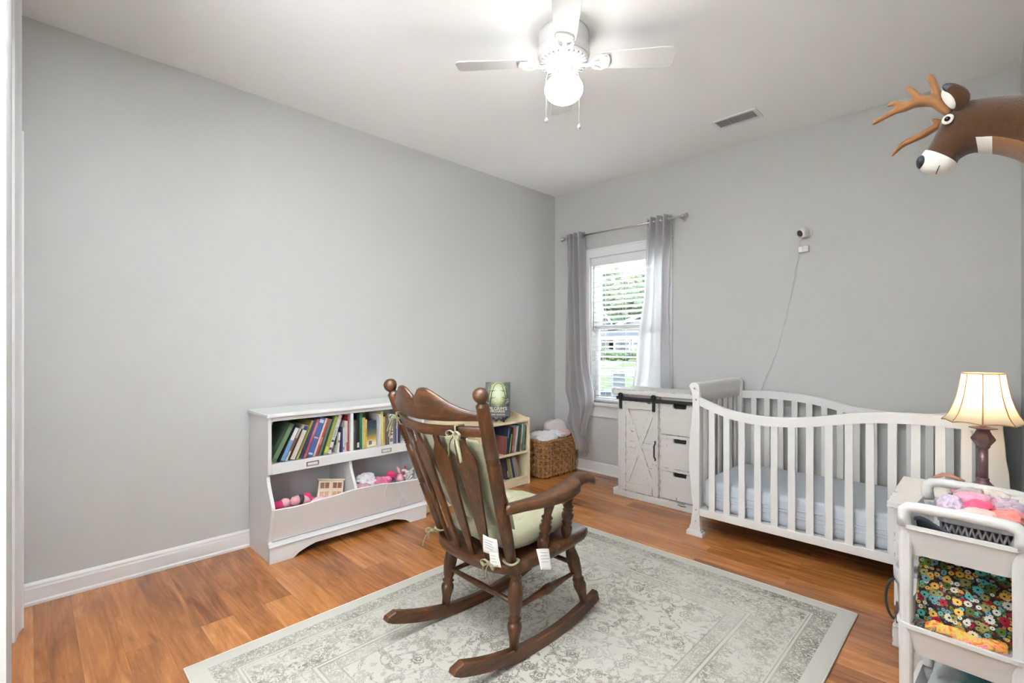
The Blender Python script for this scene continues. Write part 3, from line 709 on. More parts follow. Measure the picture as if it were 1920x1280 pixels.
def book(y, z, t, h, d, col, lean, label, xf=.312, group=None, cover=None, extra=None, band=None, rough=.4, name='book', stripes=()):
    """upright book, spine to +x, leaning by `lean` degrees towards +y about its lower +y... edge"""
    M = Matrix.Translation((xf, y, z)) @ Matrix.Rotation(math.radians(-lean), 4, 'X')
    # after the turn the lower corner on the leaning side stays on the shelf
    g_ = sum(col)/3; col = tuple((c*.82+g_*.18)*.74 for c in col)
    cm = plain('cover ' + label[:24], col, rough, var=.10, vscale=25)
    o = thing(name, label, 'book', (xf, y, z), 0, group or ('books in the white bookcase' if z > .5 else 'books on the pine bookshelf'))
    mats = [cm]; cv = MB(); bt = min(.0025, t*.18)
    cv.box((-d, 0, 0), (0, bt, h), M=M).box((-d, t-bt, 0), (0, t, h), M=M).box((-bt, 0, 0), (.0005, t, h), M=M)
    for k, (za, zb_, c2) in enumerate(stripes):
        mats.append(plain('spine band', tuple((c*.85+sum(c2)/3*.15)*.78 for c in c2), .45)); cv.box((0, t*.08, za*h), (.0009, t*.92, zb_*h), mi=len(mats)-1, M=M)
    if cover:  # a patch on the face turned to the viewer (-y side)
        mats.append(plain('cover art', cover, .5, var=.4, vscale=30)); cv.box((-d*.82, -.0006, h*.35), (-d*.2, 0, h*.8), mi=len(mats)-1, M=M)
    cv.build('cover', mats, o)
    pg = MB(); pg.box((-d+.003, bt, .003), (-bt, t-bt, h-.003), M=M); pg.build('pages', M_PAPER, o)
    if extra: text('spine_text', extra[0], extra[1], extra[2], o, M @ Matrix.Translation((.0008, t/2, h*.55)) @ frame((0,0,0), (0,0,-1), (1,0,0)))
    return o
S = srgb
Z0 = .546
# (thickness, height, depth, colour, lean, label, stripes, extra)
up_left = [
 (.024, .232, .24, S(74, 100, 72), 27, 'large dark green picture book leaning at the left end of the white bookcase', ((.1,.9,S(96,124,92)),), None, S(60,78,60)),
 (.008, .222, .20, S(26, 30, 30), 26, 'thin black book leaning second from the left in the white bookcase', (), None, None),
 (.021, .20, .20, S(120, 164, 204), 25, 'light blue book with white top on its spine in the white bookcase', ((.62,.98,S(226,226,228)),(.08,.5,S(92,150,196))), None, None),
 (.010, .195, .18, S(196, 186, 176), 25, 'thin cream book with dark red lettering beside the light blue one', ((.3,.7,S(120,60,54)),), None, None),
 (.008, .19, .19, S(70, 46, 36), 24, 'thin brown book before the wide cream one in the white bookcase', (), None, None),
 (.024, .205, .19, S(222, 212, 192), 24, 'wide cream spined book with navy top in the white bookcase', ((.86,.99,S(30,44,84)),), None, None),
 (.012, .235, .21, S(158, 148, 58), 23, 'olive yellow book leaning in the left section of the white bookcase', ((.2,.8,S(140,128,48)),), None, None),
 (.014, .235, .20, S(44, 52, 92), 22, 'navy blue book leaning beside the olive yellow one', ((.55,.9,S(58,66,110)),), None, None),
 (.014, .235, .21, S(196, 84, 98), 21, 'rose red book leaning beside the navy one in the white bookcase', ((.1,.4,S(170,60,80)),(.6,.9,S(206,120,126))), None, None),
 (.028, .238, .21, S(62, 96, 168), 20, 'thick royal blue book with small white marks on its spine', ((.86,.95,S(190,210,232)),(.46,.5,S(210,150,170)),(.05,.1,S(200,214,230))), None, None),
 (.010, .235, .20, S(226, 208, 198), 20, 'thin white book between the royal blue and red ones', (), None, None),
 (.013, .23, .20, S(192, 54, 50), 20, 'bright red book leaning in the middle of the left section', ((.3,.5,S(220,120,90)),), None, None),
 (.012, .225, .20, S(100, 122, 104), 19, 'grey green book leaning just right of the red one', (), None, None),
 (.011, .235, .21, S(34, 66, 46), 19, 'dark green slim book behind the yellow green one', (), None, None),
 (.020, .238, .21, S(160, 172, 46), 18.5, 'yellow green book leaning next to the white lettered book', ((.05,.2,S(206,206,60)),(.5,.9,S(140,156,60))), None, None),
 (.019, .242, .22, S(226, 222, 220), 18, 'white book with dark title on its spine leaning at the right of the row', ((.1,.16,S(120,70,80)),(.3,.35,S(90,60,70)),(.88,.93,S(200,200,204))), ('Colors', .022, M_INK), None),
]
y = BY0 + TH + .004
up_left = [(b_[0]*1.11,) + b_[1:] for b_ in up_left]
for (t, h, d, col, ln, lab, st, ex, cvr) in up_left:
    c_, s_ = math.cos(math.radians(ln)), math.sin(math.radians(ln))
    book(y, Z0 + .0005 + t*s_, t, h, d, col, ln, lab, stripes=st, extra=ex, cover=cvr)
    nx_ = up_left[up_left.index((t, h, d, col, ln, lab, st, ex, cvr))+1:]
    y += t/c_ + .0006 + (min(h, nx_[0][1])*max(0, math.tan(math.radians(ln))-math.tan(math.radians(nx_[0][4]))) if nx_ else 0)
# a small board book tipped the other way and the upright ones beside the divider
def upright(y, items, z=Z0, xf=.312):
    for (t, h, d, col, lab, st) in items:
        book(y, z+.0005, t, h, d, col, 0, lab, xf=xf, stripes=st); y += t + .0012
    return y
book(-2.476, Z0+.0012, .012, .125, .12, S(232, 226, 216), 5, 'small white board book with a green leaf leaning against the small navy one', stripes=((.5,.62,S(150,70,60)),), cover=S(52,110,52))
upright(-2.452, [(.012, .155, .15, S(52, 66, 116), 'small navy blue book upright by the small leaning board book', ()),
  (.010, .152, .15, S(216, 216, 222), 'small white book upright beside the small navy one', ((.1,.2,S(120,130,150)),)),
  (.010, .19, .17, S(226, 218, 200), 'cream upright book left of the middle divider', ((.2,.3,S(190,180,150)),)),
  (.008, .19, .17, S(236, 226, 210), 'pale cream upright book with red foot near the middle divider', ((.02,.3,S(190,70,64)),)),
  (.007, .225, .20, S(176, 52, 40), 'tall red book standing against the middle divider', ())])
y = upright(DV+.012, [(.016, .19, .18, S(104, 98, 84), 'drab grey book just right of the middle divider', ((.6,.8,S(130,126,110)),)),
  (.010, .19, .18, S(60, 62, 56), 'dark olive book second right of the divider', ()),
  (.016, .222, .20, S(22, 26, 28), 'tall black book with small white label at its foot', ((.06,.2,S(220,220,216)),)),
  (.019, .232, .21, S(20, 110, 62), 'tall bright green book in the right section', ((.1,.9,S(28,122,70)),)),
  (.006, .20, .18, S(226, 222, 214), 'thin white book beside the bright green one', ()),
  (.014, .20, .18, S(216, 186, 60), 'yellow book right of the bright green one', ((.1,.5,S(228,200,80)),)),
  (.010, .185, .18, S(226, 198, 70), 'second, shorter yellow book right of the green one', ((.4,.7,S(206,160,60)),))])
# paperback turned with its back cover outward
o = thing('book', 'paperback with dark blue to gold back cover facing out, barcode at its foot', 'book', (.29, y+.05, Z0))
mbk, nt, b = newmat('night sky back cover'); n = N(nt); sp = n('ShaderNodeSeparateXYZ', {0: n('ShaderNodeTexCoord').outputs['Object']})
nt.links.new(n.ramp(n.math('MULTIPLY', sp.outputs[2], 1/.17), [(.14, S(228,216,180)), (.3, S(196,160,60)), (.5, S(96,104,82)), (.75, S(46,60,78)), (1, S(38,46,62))]), b.inputs['Base Color']); b.inputs['Roughness'].default_value = .4
Mb = Matrix.Translation((.30, y+.004, Z0+.001)) @ Matrix.Rotation(math.radians(12), 4, 'Z')
MB().box((0, 0, 0), (.002, .078, .17), M=Mb).build('back_cover', mbk, o); MB().box((-.012, .001, .002), (0, .077, .168), M=Mb).build('pages', M_PAPER, o); MB().box((-.014, 0, 0), (-.012, .078, .17), M=Mb).build('front_cover', mbk, o)
bcd = MB(); bcd.box((.002, .010, .012), (.0024, .042, .045), M=Mb); lab_ = bcd.build('barcode_label', M_TAG, o)
br_ = MB()
for k in range(11): br_.box((.0024, .013+k*.0025, .015), (.0027, .0142+k*.0025+.0006*(k % 3), .042), M=Mb)
br_.build('bars', M_INK, o)
y += .088
upright(y, [(.010, .21, .19, S(232, 230, 232), 'tall white book behind the dark paperback back cover', ()),
  (.016, .228, .20, S(222, 206, 110), 'tall pale yellow book in the right section', ((.2,.9,S(230,214,120)),)),
  (.013, .19, .18, S(214, 190, 96), 'shorter straw yellow book beside the tall pale yellow one', ((.1,.8,S(200,150,70)),)),
  (.018, .195, .18, S(118, 100, 82), 'brown book with worn cover right of the yellow ones', ()),
  (.013, .17, .17, S(90, 104, 112), 'slate grey book right of the brown one', ()),
  (.026, .20, .18, S(228, 222, 208), 'white book with rows of red and green print on its spine', ((.30,.36,S(170,70,60)),(.40,.46,S(60,110,80)),(.50,.56,S(190,90,60)),(.08,.2,S(120,130,140)),(.7,.76,S(90,150,190)))),
  (.014, .16, .16, S(140, 122, 104), 'tan book behind the rocking chair tie in the right section', ()),
  (.012, .15, .16, S(70, 92, 150), 'blue book near the right end of the white bookcase', ()),
  (.007, .15, .15, S(198, 200, 216), 'thin pale lilac book near the right end of the white bookcase', ()),
  (.016, .155, .16, S(58, 48, 92), 'dark purple book at the right end of the white bookcase', ())])

# toys in the bins
M_PINK = [fabric('rose felt', S(206, 122, 142)), fabric('hot pink felt', S(190, 52, 100)), fabric('pale pink plush', S(224, 164, 170)), fabric('charcoal felt', S(70, 66, 70))]
BF = .136
def ball_toy(px, py, x, r, m, label, name='toy_ball', sq=(1,1,1), amp=.05, extra=None):
    d = FW + RI*((px-960)/F_PX) + UP*((648-py)/F_PX); k = (x-CAM.x)/d.x; p = CAM + d*k
    return tag(MB().ball(p, (r*sq[0], r*sq[1], r*sq[2]), 3, amp, 2.2, px).build(name, m), label, 'toy'), p
ball_toy(523, 947, .27, .028, M_PINK[1], 'hot pink soft ball at the left end of the left toy bin')
ball_toy(535, 943, .27, .029, M_PINK[2], 'pale pink soft ball beside the hot pink one in the left bin')
def cloth(name, label, c, rad, m, seed, amp=.4, freq=1.6, cat='cloth', rot=0, sub=4, tilt=0):
    M = Matrix.Rotation(rot, 4, 'Z') @ Matrix.Rotation(tilt, 4, 'Y')
    return tag(MB().ball(c, rad, sub, amp, freq, seed, M=M, ridged=True).build(name, m), label, cat)
def onx(px, py, x):
    d = FW + RI*((px-960)/F_PX) + UP*((648-py)/F_PX); return CAM + d*((x-CAM.x)/d.x)
sw = thing('toy_sleeve', 'pink felt roll with a charcoal band lying in the left toy bin', 'toy', onx(560, 940, .27))
p = onx(556, 940, .27)
MB().tube([p + Vector((0, -.02, -.012)), p + Vector((0, -.008, .008)), p + Vector((0, .012, .010))], [.025, .028, .028], 14).build('roll', M_PINK[2], sw)
MB().tube([p + Vector((.001, .012, .010)), p + Vector((.001, .032, .006))], .030, 14).build('band', M_PINK[3], sw)
MB().tube([p + Vector((0, .032, .006)), p + Vector((.0, .055, -.006)), p + Vector((0, .075, -.018))], [.027, .025, .016], 14).build('end', M_PINK[2], sw)
dl = thing('toy_rattle', 'hot pink bulb toy with a purple side lying beside the dollhouse piece', 'toy', onx(575, 925, .22))
p = onx(575, 931, .25); MB().ball(p, (.027, .027, .027), 3, .04, 2, 5).build('bulb', M_PINK[1], dl)
MB().tube([p + Vector((0, .008, -.014)), p + Vector((0, .032, -.03)), p + Vector((0, .055, -.042))], [.016, .019, .02], 12).build('handle', M_PINK[1], dl)
MB().ball(p + Vector((.004, -.016, -.008)), (.016, .016, .02), 3).build('cap', fabric('violet felt', S(112, 70, 140)), dl)
cloth('doll_cloth', 'small pink and white crumpled cloth lying at the rim of the left bin', onx(598, 938, .27), (.035, .05, .022), fabric('pale pink cotton', S(230, 196, 204)), 12)
cloth('toy_filler', 'dusty pink crumpled blanket filling the bottom of the left bin', (.18, -2.62, .205), (.11, .18, .055), M_PINK[0], 3)
# dollhouse piece: cream box with four windows
hp = onx(625, 920, .20)
dh = thing('dollhouse', 'cream wooden dollhouse piece with brown windows tilted in the left bin', 'toy', hp)
Mh = Matrix.Translation(hp + Vector((.0, -.022, .012))) @ Matrix.Rotation(math.radians(-20), 4, 'Z') @ Matrix.Rotation(math.radians(-16), 4, 'Y') @ Matrix.Rotation(math.radians(-6), 4, 'X')
M_DOLL = plain('cream toy wood', S(222, 204, 178), .5); M_DOLLW = plain('brown toy window', S(120, 70, 52), .4, var=.3, vscale=40)
bx_ = MB(); bx_.box((-.06, -.075, -.05), (.05, .075, .055), M=Mh); bx_.build('body', M_DOLL, dh, bevel=.004)
MB().box((-.062, -.082, .055), (.056, .082, .066), M=Mh).build('roof', M_DOLL, dh, bevel=.003)
for sy in (-.068, .006):
    for sz, hh in ((.004, .044), (-.044, .038)):
        g = MB(); g.box((.050, sy, sz), (.0535, sy+.062, sz+hh), M=Mh); fo = g.build('window', M_DOLLW if sz > 0 else plain('tan toy panel', S(190, 150, 122), .5), dh)
        f = MB(); f.box((.0535, sy, sz), (.056, sy+.062, sz+.005), M=Mh).box((.0535, sy, sz+hh-.005), (.056, sy+.062, sz+hh), M=Mh).box((.0535, sy, sz), (.056, sy+.005, sz+hh), M=Mh).box((.0535, sy+.057, sz), (.056, sy+.062, sz+hh), M=Mh).box((.0535, sy+.029, sz), (.056, sy+.033, sz+hh), M=Mh)
        f.build('frame', M_DOLL, fo)
g = MB(); g.box((-.03, .075, -.02), (.03, .078, .03), M=Mh); g.build('side_window', plain('red brown toy window', S(150, 84, 62), .5), dh)
ball_toy(630, 905, .10, .035, M_PINK[1], 'dark pink ball peeking from behind the dollhouse piece', sq=(1, 1.4, .8))
# right bin
M_PRT = fabric('white baby blanket with grey print', S(226, 222, 226), var=.16, vscale=60)
cloth('baby_blanket', 'white printed blanket crumpled at the left of the right toy bin', onx(685, 903, .26), (.045, .066, .050), M_PRT, 21, .45, 1.9, 'blanket')
cloth('baby_blanket', 'mauve printed cloth tucked under the white blanket in the right bin', onx(680, 914, .31), (.03, .06, .028), fabric('mauve print', S(178, 140, 152), var=.3, vscale=70), 22, .3, 1.3, 'blanket')
cloth('doll_dress', 'dusty pink crumpled dress lying in the middle of the right bin', onx(709, 905, .27), (.045, .055, .038), M_PINK[0], 23)
cloth('doll_dress', 'bright pink ruffled cloth in front of the magenta ball in the right bin', onx(724, 901, .29), (.028, .036, .026), fabric('bright pink ruffle', S(226, 120, 164)), 24, .5, 2.2)
ball_toy(733, 892, .25, .037, M_PINK[1], 'round magenta ball standing in the right toy bin')
bun = thing('plush_toy', 'pale pink plush bunny with upright ears in the right bin', 'plush toy', onx(749, 900, .24))
p = onx(748, 897, .24); MB().ball(p, (.034, .036, .034), 3, .04, 2, 2).build('head', M_PINK[2], bun)
MB().ball(p + Vector((0, .008, -.05)), (.045, .05, .04), 3, .04, 2, 3).build('body', M_PINK[2], bun)
MB().tube([p + Vector((0, .01, .03)), p + Vector((-.005, .0, .06)), p + Vector((-.01, -.012, .085))], [.010, .013, .005], 10, flat=.5).build('ear', M_PINK[2], bun)
MB().tube([p + Vector((0, .035, -.01)), p + Vector((.0, .05, .03)), p + Vector((-.005, .055, .08))], [.012, .017, .006], 10, flat=.5).build('ear', M_PINK[1], bun)
cloth('felt_leaves', 'green felt garland lying on the rim of the right toy bin', onx(735, 909, .31), (.02, .075, .018), fabric('green felt', S(20, 118, 70)), 25, .5, 2.4, 'garland')
tt = thing('toy_tangle', 'heap of white knobbly felt pieces at the right of the right bin', 'toy', onx(768, 900, .25)); M_KNOB = fabric('white felt pieces', S(226, 222, 216)); rr = random.Random(4)
for k in range(13):
    p = onx(768+rr.uniform(-14, 16), 896+rr.uniform(-14, 10), .25); q = p + Vector((rr.uniform(-.02, .03), rr.uniform(-.045, .045), rr.uniform(.01, .05)))
    MB().tube([p, p.lerp(q, .5) + Vector((0, .01, .01)), q], [.009, .007, .011], 8).build('felt_piece', M_KNOB, tt)
cloth('toy_filler', 'grey pink soft toys filling the bottom of the right bin', (.17, -2.12, .205), (.11, .19, .055), fabric('grey pink cotton', S(196, 168, 176)), 28)
for nm, pts in (('a', [(726, 908), (721, 925), (720, 931), (727, 938), (738, 944), (742, 943), (748, 936), (756, 927), (753, 940), (749, 951)]), ('b', [(750, 912), (750, 918), (755, 927), (758, 934), (766, 941), (771, 944)])):
    tag(MB().tube([onx(px, py, .402 - max(0, (py-912)*.0009)) for px, py in pts], .0016, 6).build('string', M_TAG), 'white string looped over the bin front, ' + ('left one ending in a dangling tail' if nm == 'a' else 'right one with a short loose end'), 'string')

# ---------------------------------------------------------------- pale pine bookshelf in the corner
PY0, PY1 = -1.822, -.712
ps = thing('pine_bookshelf', 'low pale pine bookshelf between the white bookcase and the woven basket', 'bookcase', (.155, (PY0+PY1)/2, 0))
sp_ = [(.02, 0), (.306, 0), (.310, .01), (.310, .572), (.300, .580), (.25, .586), (.17, .602), (.09, .618), (.05, .622), (.02, .622)]
for y in (PY0, PY1-.018): MB().prism(sp_, 'y', y, y+.018).build('side_panel', M_PINEZ, ps, bevel=.003)
MB().box((.02, PY0+.018, .05), (.027, PY1-.018, .612)).build('back_panel', M_PINE, ps)
MB().box((.027, PY0+.018, .546), (.302, PY1-.018, .563)).build('top', M_PINE, ps, bevel=.003)
MB().box((.027, PY0+.018, .276), (.304, PY1-.018, .293)).build('shelf', M_PINE, ps, bevel=.003)
MB().box((.027, PY0+.018, .056), (.304, PY1-.018, .072)).build('shelf', M_PINE, ps, bevel=.003)
MB().box((.284, PY0+.018, .004), (.300, PY1-.018, .056)).build('kick_board', M_PINE, ps, bevel=.002)
MB().box((.03, -1.272, .072), (.29, -1.256, .546)).build('divider', M_PINEZ, ps, bevel=.002)
def leanrow(y, z, items, xf):
    for i_, (t, h, d, col, ln, lab, st) in enumerate(items):
        s_ = math.sin(math.radians(abs(ln))); c_ = math.cos(math.radians(ln))
        book(y, z+.0006+(t*s_ if ln > 0 else 0), t, h, d, col, ln, lab, xf=xf, stripes=st); y += t/c_+.0006
        if i_ < len(items)-1: y += min(h, items[i_+1][1])*max(0, math.tan(math.radians(ln))-math.tan(math.radians(items[i_+1][4])))
leanrow(-1.235, .293, [(.02, .2, .18, S(120,100,80), 4, 'tan book seen through the chair back on the pine shelf', ()), (.016, .21, .18, S(60,110,116), 4, 'teal book seen through the chair back on the pine shelf', ()), (.014, .19, .18, S(210,196,170), 3, 'cream book beside the teal one on the pine shelf', ())], .285)
leanrow(-1.005, .293, [
 (.018, .15, .18, S(160, 84, 70), 6, 'short brick red book at the left end of the visible pine shelf row', ()),
 (.014, .225, .2, S(44, 66, 96), 8, 'dark blue book leaning on the upper pine shelf', ((.6,.9,S(80,130,170)),)),
 (.022, .215, .2, S(28, 44, 74), 8, 'navy book with blue cover leaning on the upper pine shelf', ()),
 (.012, .165, .18, S(140, 180, 60), 10, 'short lime green book on the upper pine shelf', ((.1,.6,S(160,196,80)),)),
 (.010, .22, .2, S(90, 50, 44), 8, 'thin maroon book behind the salmon one', ()),
 (.026, .212, .2, S(188, 104, 88), 8, 'salmon red book on the upper pine shelf', ((.1,.3,S(206,140,120)),)),
 (.014, .225, .2, S(196, 190, 192), 9, 'pale grey lilac book leaning on the upper pine shelf', ()),
 (.010, .228, .2, S(222, 220, 220), 9, 'thin white book right of the pale grey lilac one', ()),
 (.034, .232, .2, S(30, 104, 84), 9, 'thick teal green book on the upper pine shelf', ((.05,.35,S(26,80,76)),)),
 (.012, .17, .18, S(178, 120, 76), 6, 'small orange brown book before the thick teal green one', ()),
 (.010, .235, .2, S(226, 226, 222), 7, 'tall thin white book right of the teal green one', ((.05,.3,S(180,70,70)),)),
 (.012, .23, .2, S(62, 150, 120), 7, 'mint green book next to the tall white one', ((.3,.6,S(60,90,140)),)),
 (.010, .225, .2, S(120, 190, 160), 6, 'pale mint book next to the mint green one', ()),
 (.022, .218, .2, S(98, 106, 62), 6, 'olive camouflage coloured book at the right end of the upper pine shelf', ((.1,.25,S(150,150,120)),(.5,.7,S(70,74,50)),)),
], .285)
leanrow(-.965, .072, [
 (.016, .18, .17, S(60, 48, 54), -10, 'dark plum book at the left of the lower pine shelf row', ()),
 (.012, .185, .17, S(40, 40, 40), -11, 'black book with white marks on the lower pine shelf', ((.1,.4,S(190,190,186)),)),
 (.022, .18, .17, S(120, 146, 54), -12, 'leaf green book on the lower pine shelf', ((.1,.8,S(130,156,60)),)),
 (.018, .178, .17, S(166, 160, 112), -13, 'khaki book beside the leaf green one', ()),
 (.020, .19, .17, S(38, 56, 92), -15, 'navy book leaning on the lower pine shelf', ()),
 (.016, .17, .16, S(132, 158, 190), -16, 'powder blue book leaning beside the navy one', ()),
 (.016, .185, .16, S(196, 150, 98), -18, 'ochre book leaning on the lower pine shelf', ()),
 (.014, .19, .16, S(150, 146, 138), -20, 'grey book leaning at the right end of the lower pine shelf', ()),
], .27)
leanrow(-1.80, .072, [(.018, .2, .17, S(206, 202, 196), 5, 'white book at the left end of the lower pine shelf', ((.2,.8,S(120,110,140)),)), (.012, .19, .17, S(70, 60, 100), 5, 'purple book beside the white one at the left end of the lower pine shelf', ())], .285)

# book on a black easel on top of the pine shelf, both turned towards the room; modelled in their own frame: x out of the cover, y to the right
pz = .563; EO = Vector((.185, -.985, pz)); ER = math.radians(-46)
st = thing('book_easel', 'small black wrought easel on top of the pine shelf holding a book', 'easel', EO, ER)
e = MB()
for y in (-.045, .045):
    e.tube([(.055, y, .006), (.045, y, .020), (.03, y, .030), (.012, y, .032), (-.012, y, .05), (-.03, y, .12), (-.042, y, .18)], .0055, 8)
    e.tube([(.055, y, .006), (.062, y, .018), (.055, y, .03), (.046, y, .042)], .005, 8)
    e.tube([(-.012, y, .05), (-.05, y, .03), (-.075, y, .005)], .005, 8)
e.tube([(.04, -.075, .040), (.04, -.055, .012), (.04, -.03, .030), (.04, -.012, .010), (.04, .012, .030), (.04, .032, .012), (.04, .06, .026), (.04, .085, .046)], .009, 8)
e.tube([(.04, .03, .022), (.04, .045, .008), (.04, .06, .006)], .008, 8)
e.tube([(-.012, -.045, .05), (-.012, .045, .05)], .005, 8)
e.build('frame', M_BLACK, st, local=True)
bkx = thing('book', 'dark storybook with glowing green forest cover standing on the black easel', 'book', EO + UP*.037, ER)
mcv, nt, b = newmat('glowing forest cover'); n = N(nt)
co = n('ShaderNodeTexCoord').outputs['Object']
Mk = frame((.030, 0, 0), (0, 1, 0), Vector((1, 0, .16)))
BWD, BHT = .212, .300
s = n('ShaderNodeSeparateXYZ', {0: co})
u_ = n.math('DIVIDE', s.outputs[1], BWD/2); v_ = n.math('DIVIDE', s.outputs[2], BHT*.987)
wob = n.math('MULTIPLY', n.math('SUBTRACT', n.noise(co, 30, 4, .7), .5), .45)
dd = n.math('SQRT', n.math('ADD', n.math('POWER', n.math('MULTIPLY', n.math('ADD', u_, .04), 1.05), 2), n.math('POWER', n.math('MULTIPLY', n.math('SUBTRACT', v_, .70), 2.0), 2)))
glow = n.ramp(n.math('ADD', dd, wob), [(.2, S(208, 216, 186)), (.5, S(176, 186, 132)), (.68, S(126, 136, 78)), (.84, S(60, 66, 52)), (1, S(40, 44, 44))])
nt.links.new(n.mix(n.math('LESS_THAN', v_, .31), glow, S(46, 49, 51)), b.inputs['Base Color']); b.inputs['Roughness'].default_value = .35
MB().box((-BWD/2, 0, 0), (BWD/2, BHT, .002), M=Mk).build('front_cover', mcv, bkx, local=True)
MB().box((-BWD/2+.002, .002, -.018), (BWD/2-.002, BHT-.002, 0), M=Mk).build('pages', M_PAPER, bkx, local=True)
MB().box((-BWD/2, 0, -.020), (BWD/2, BHT, -.018), M=Mk).box((-BWD/2-.001, 0, -.02), (-BWD/2+.002, BHT, .002), M=Mk).build('back_cover', M_BLACK, bkx, local=True)
trm = MB(); R3k = Mk.to_3x3(); nk = R3k @ Vector((0, 0, 1))
for (x0, lean_) in ((-.086, .006), (-.068, .010), (.088, -.006), (.074, -.009)):
    pts = [Mk @ Vector((x0 + lean_*k*k*.5 + .004*math.sin(k*2+x0*90), .095+.062*k, .0022)) for k in range(4)]
    trm.tube(pts, [.0055, .004, .003, .0015], 6, flat=.25, up=nk)
    for k in range(3):
        a = pts[k+1]; s_ = 1 if x0 < 0 else -1; hgt = min(.012, .293-.095-.062*(k+1))
        trm.tube([a, a + R3k @ Vector((s_*.02, hgt*.7, 0)), a + R3k @ Vector((s_*.042, hgt, 0))], [.0022, .0016, .0007], 5, flat=.25, up=nk)
trm.build('tree_drawing', plain('drawn tree ink', S(34, 38, 36), .4), bkx, local=True)
sw_ = MB()
for cx, cy in ((.084, .150), (.086, .132), (.080, .122)):
    sw_.tube([Mk @ Vector((cx + .009*math.cos(t), cy + .007*math.sin(t), .0024)) for t in [k*.6 for k in range(9)]], .0013, 5)
sw_.build('scroll_ornament', M_CREAMINK, bkx, local=True)
for nm, tx, sz, yy in (('title', "PILGRIM'S", .037, .074), ('title', "PROGRESS", .026, .050), ('title', "THE", .012, .096), ('author_line', "JOHN  BUNYAN", .017, .024)):
    text(nm, tx, sz, M_CREAMINK, bkx, Mk @ Matrix.Translation((0, yy, .0022)), local=True)

# ---------------------------------------------------------------- woven basket with blankets
GX0, GX1, GY0, GY1, GH = .035, .325, -.545, -.06, .36
bk = thing('woven_basket', 'brown woven rectangular basket on the floor in the corner', 'basket', ((GX0+GX1)/2, (GY0+GY1)/2, 0))
def perim(n, grow=0, r=.05):
    P = rrect(GX0-grow, GY0-grow, GX1+grow, GY1+grow, r, 6); L = []; tot = 0
    for i in range(len(P)):
        a, b2 = P[i], P[(i+1) % len(P)]; L.append(tot); tot += math.dist(a, b2)
    out = []
    for k in range(n):
        s_ = tot*k/n; i = max(j for j in range(len(P)) if L[j] <= s_)
        a, b2 = P[i], P[(i+1) % len(P)]; l = math.dist(a, b2) or 1; t = (s_-L[i])/l
        nx, ny = (b2[1]-a[1])/l, -(b2[0]-a[0])/l
        out.append((a[0]+(b2[0]-a[0])*t, a[1]+(b2[1]-a[1])*t, nx, ny))
    return out
NS = 34; wv = MB(); rr = random.Random(2)
PP = perim(NS*6)
rows = 11
for r_ in range(rows):
    zc = .016 + (GH-.05)*(r_+.5)/rows
    for sub in range(3):
        z_ = zc + (sub-1)*.0085; path = []
        for k, (x, y, nx, ny) in enumerate(PP):
            ph = math.pi*(k/6 + r_); off = .0095*math.cos(ph) + rr.uniform(-.0012, .0012)
            flare = .012*(z_/GH)
            path.append((x + nx*(off+flare), y + ny*(off+flare), z_ + rr.uniform(-.001, .001)))
        wv.tube(path, .0046, 5, loop=True)
wv.build('weave', M_WICKER, bk)
stk = MB(); 
for k, (x, y, nx, ny) in enumerate(perim(NS)):
    for s_ in (-.006, 0, .006):
        path = []
        for j in range(rows*2+1):
            z_ = .004 + (GH-.02)*j/(rows*2)
            off = -.0075*math.cos(math.pi*(k + (j-1)/2 )) * (1 if j % 2 else 0)
            fl = .012*(z_/GH); path.append((x + nx*(off+fl) - ny*s_, y + ny*(off+fl) + nx*s_, z_))
        stk.tube(path, .0036, 5)
stk.build('stake', M_WICKER, bk)
rim = MB()
for s_ in range(3):
    rim.tube([(x + nx*(.012+.006*math.cos(k*.7+s_*2.1)), y + ny*(.012+.006*math.cos(k*.7+s_*2.1)), GH-.022+.007*math.sin(k*.7+s_*2.1)) for k, (x, y, nx, ny) in enumerate(perim(120))], .0065, 6, loop=True)
rim.build('rim', M_WICKER, bk)
ln = MB(); P_ = rrect(GX0+.012, GY0+.012, GX1-.012, GY1-.012, .045, 6)
ln.prism(P_, 'z', .008, .03); ln.build('base', M_WICKER, bk)
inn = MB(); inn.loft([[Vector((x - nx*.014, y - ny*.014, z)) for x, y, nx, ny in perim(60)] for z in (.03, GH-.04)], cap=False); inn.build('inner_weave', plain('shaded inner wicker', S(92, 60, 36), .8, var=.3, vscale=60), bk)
M_PILL = fabric('pale mauve knit', S(206, 194, 194), var=.06); M_TOW = fabric('white towel', S(226, 224, 226), bump=.4)
cloth('blanket', 'pale mauve knitted blanket bundled at the back of the woven basket', (.165, -.20, .40), (.115, .11, .10), M_PILL, 31, .22, 1.3, 'blanket')
cloth('towel', 'white towel heaped at the front of the woven basket', (.185, -.40, .345), (.135, .125, .055), M_TOW, 32, .32, 1.6, 'towel')
cloth('towel', 'second white towel folded at the right of the woven basket', (.23, -.25, .365), (.09, .12, .045), M_TOW, 37, .3, 1.5, 'towel')
cloth('knit_sock', 'pale pink knitted cloth lying at the right rim of the basket', (.275, -.22, .375), (.05, .09, .04), fabric('pink knit', S(222, 190, 194), var=.2, vscale=80), 33, .35, 2, 'cloth')
cloth('bedding', 'cream bedding filling the woven basket below the towels', (.18, -.30, .20), (.12, .21, .15), fabric('cream bedding', S(214, 204, 196)), 34, .15, 1.2, 'bedding')

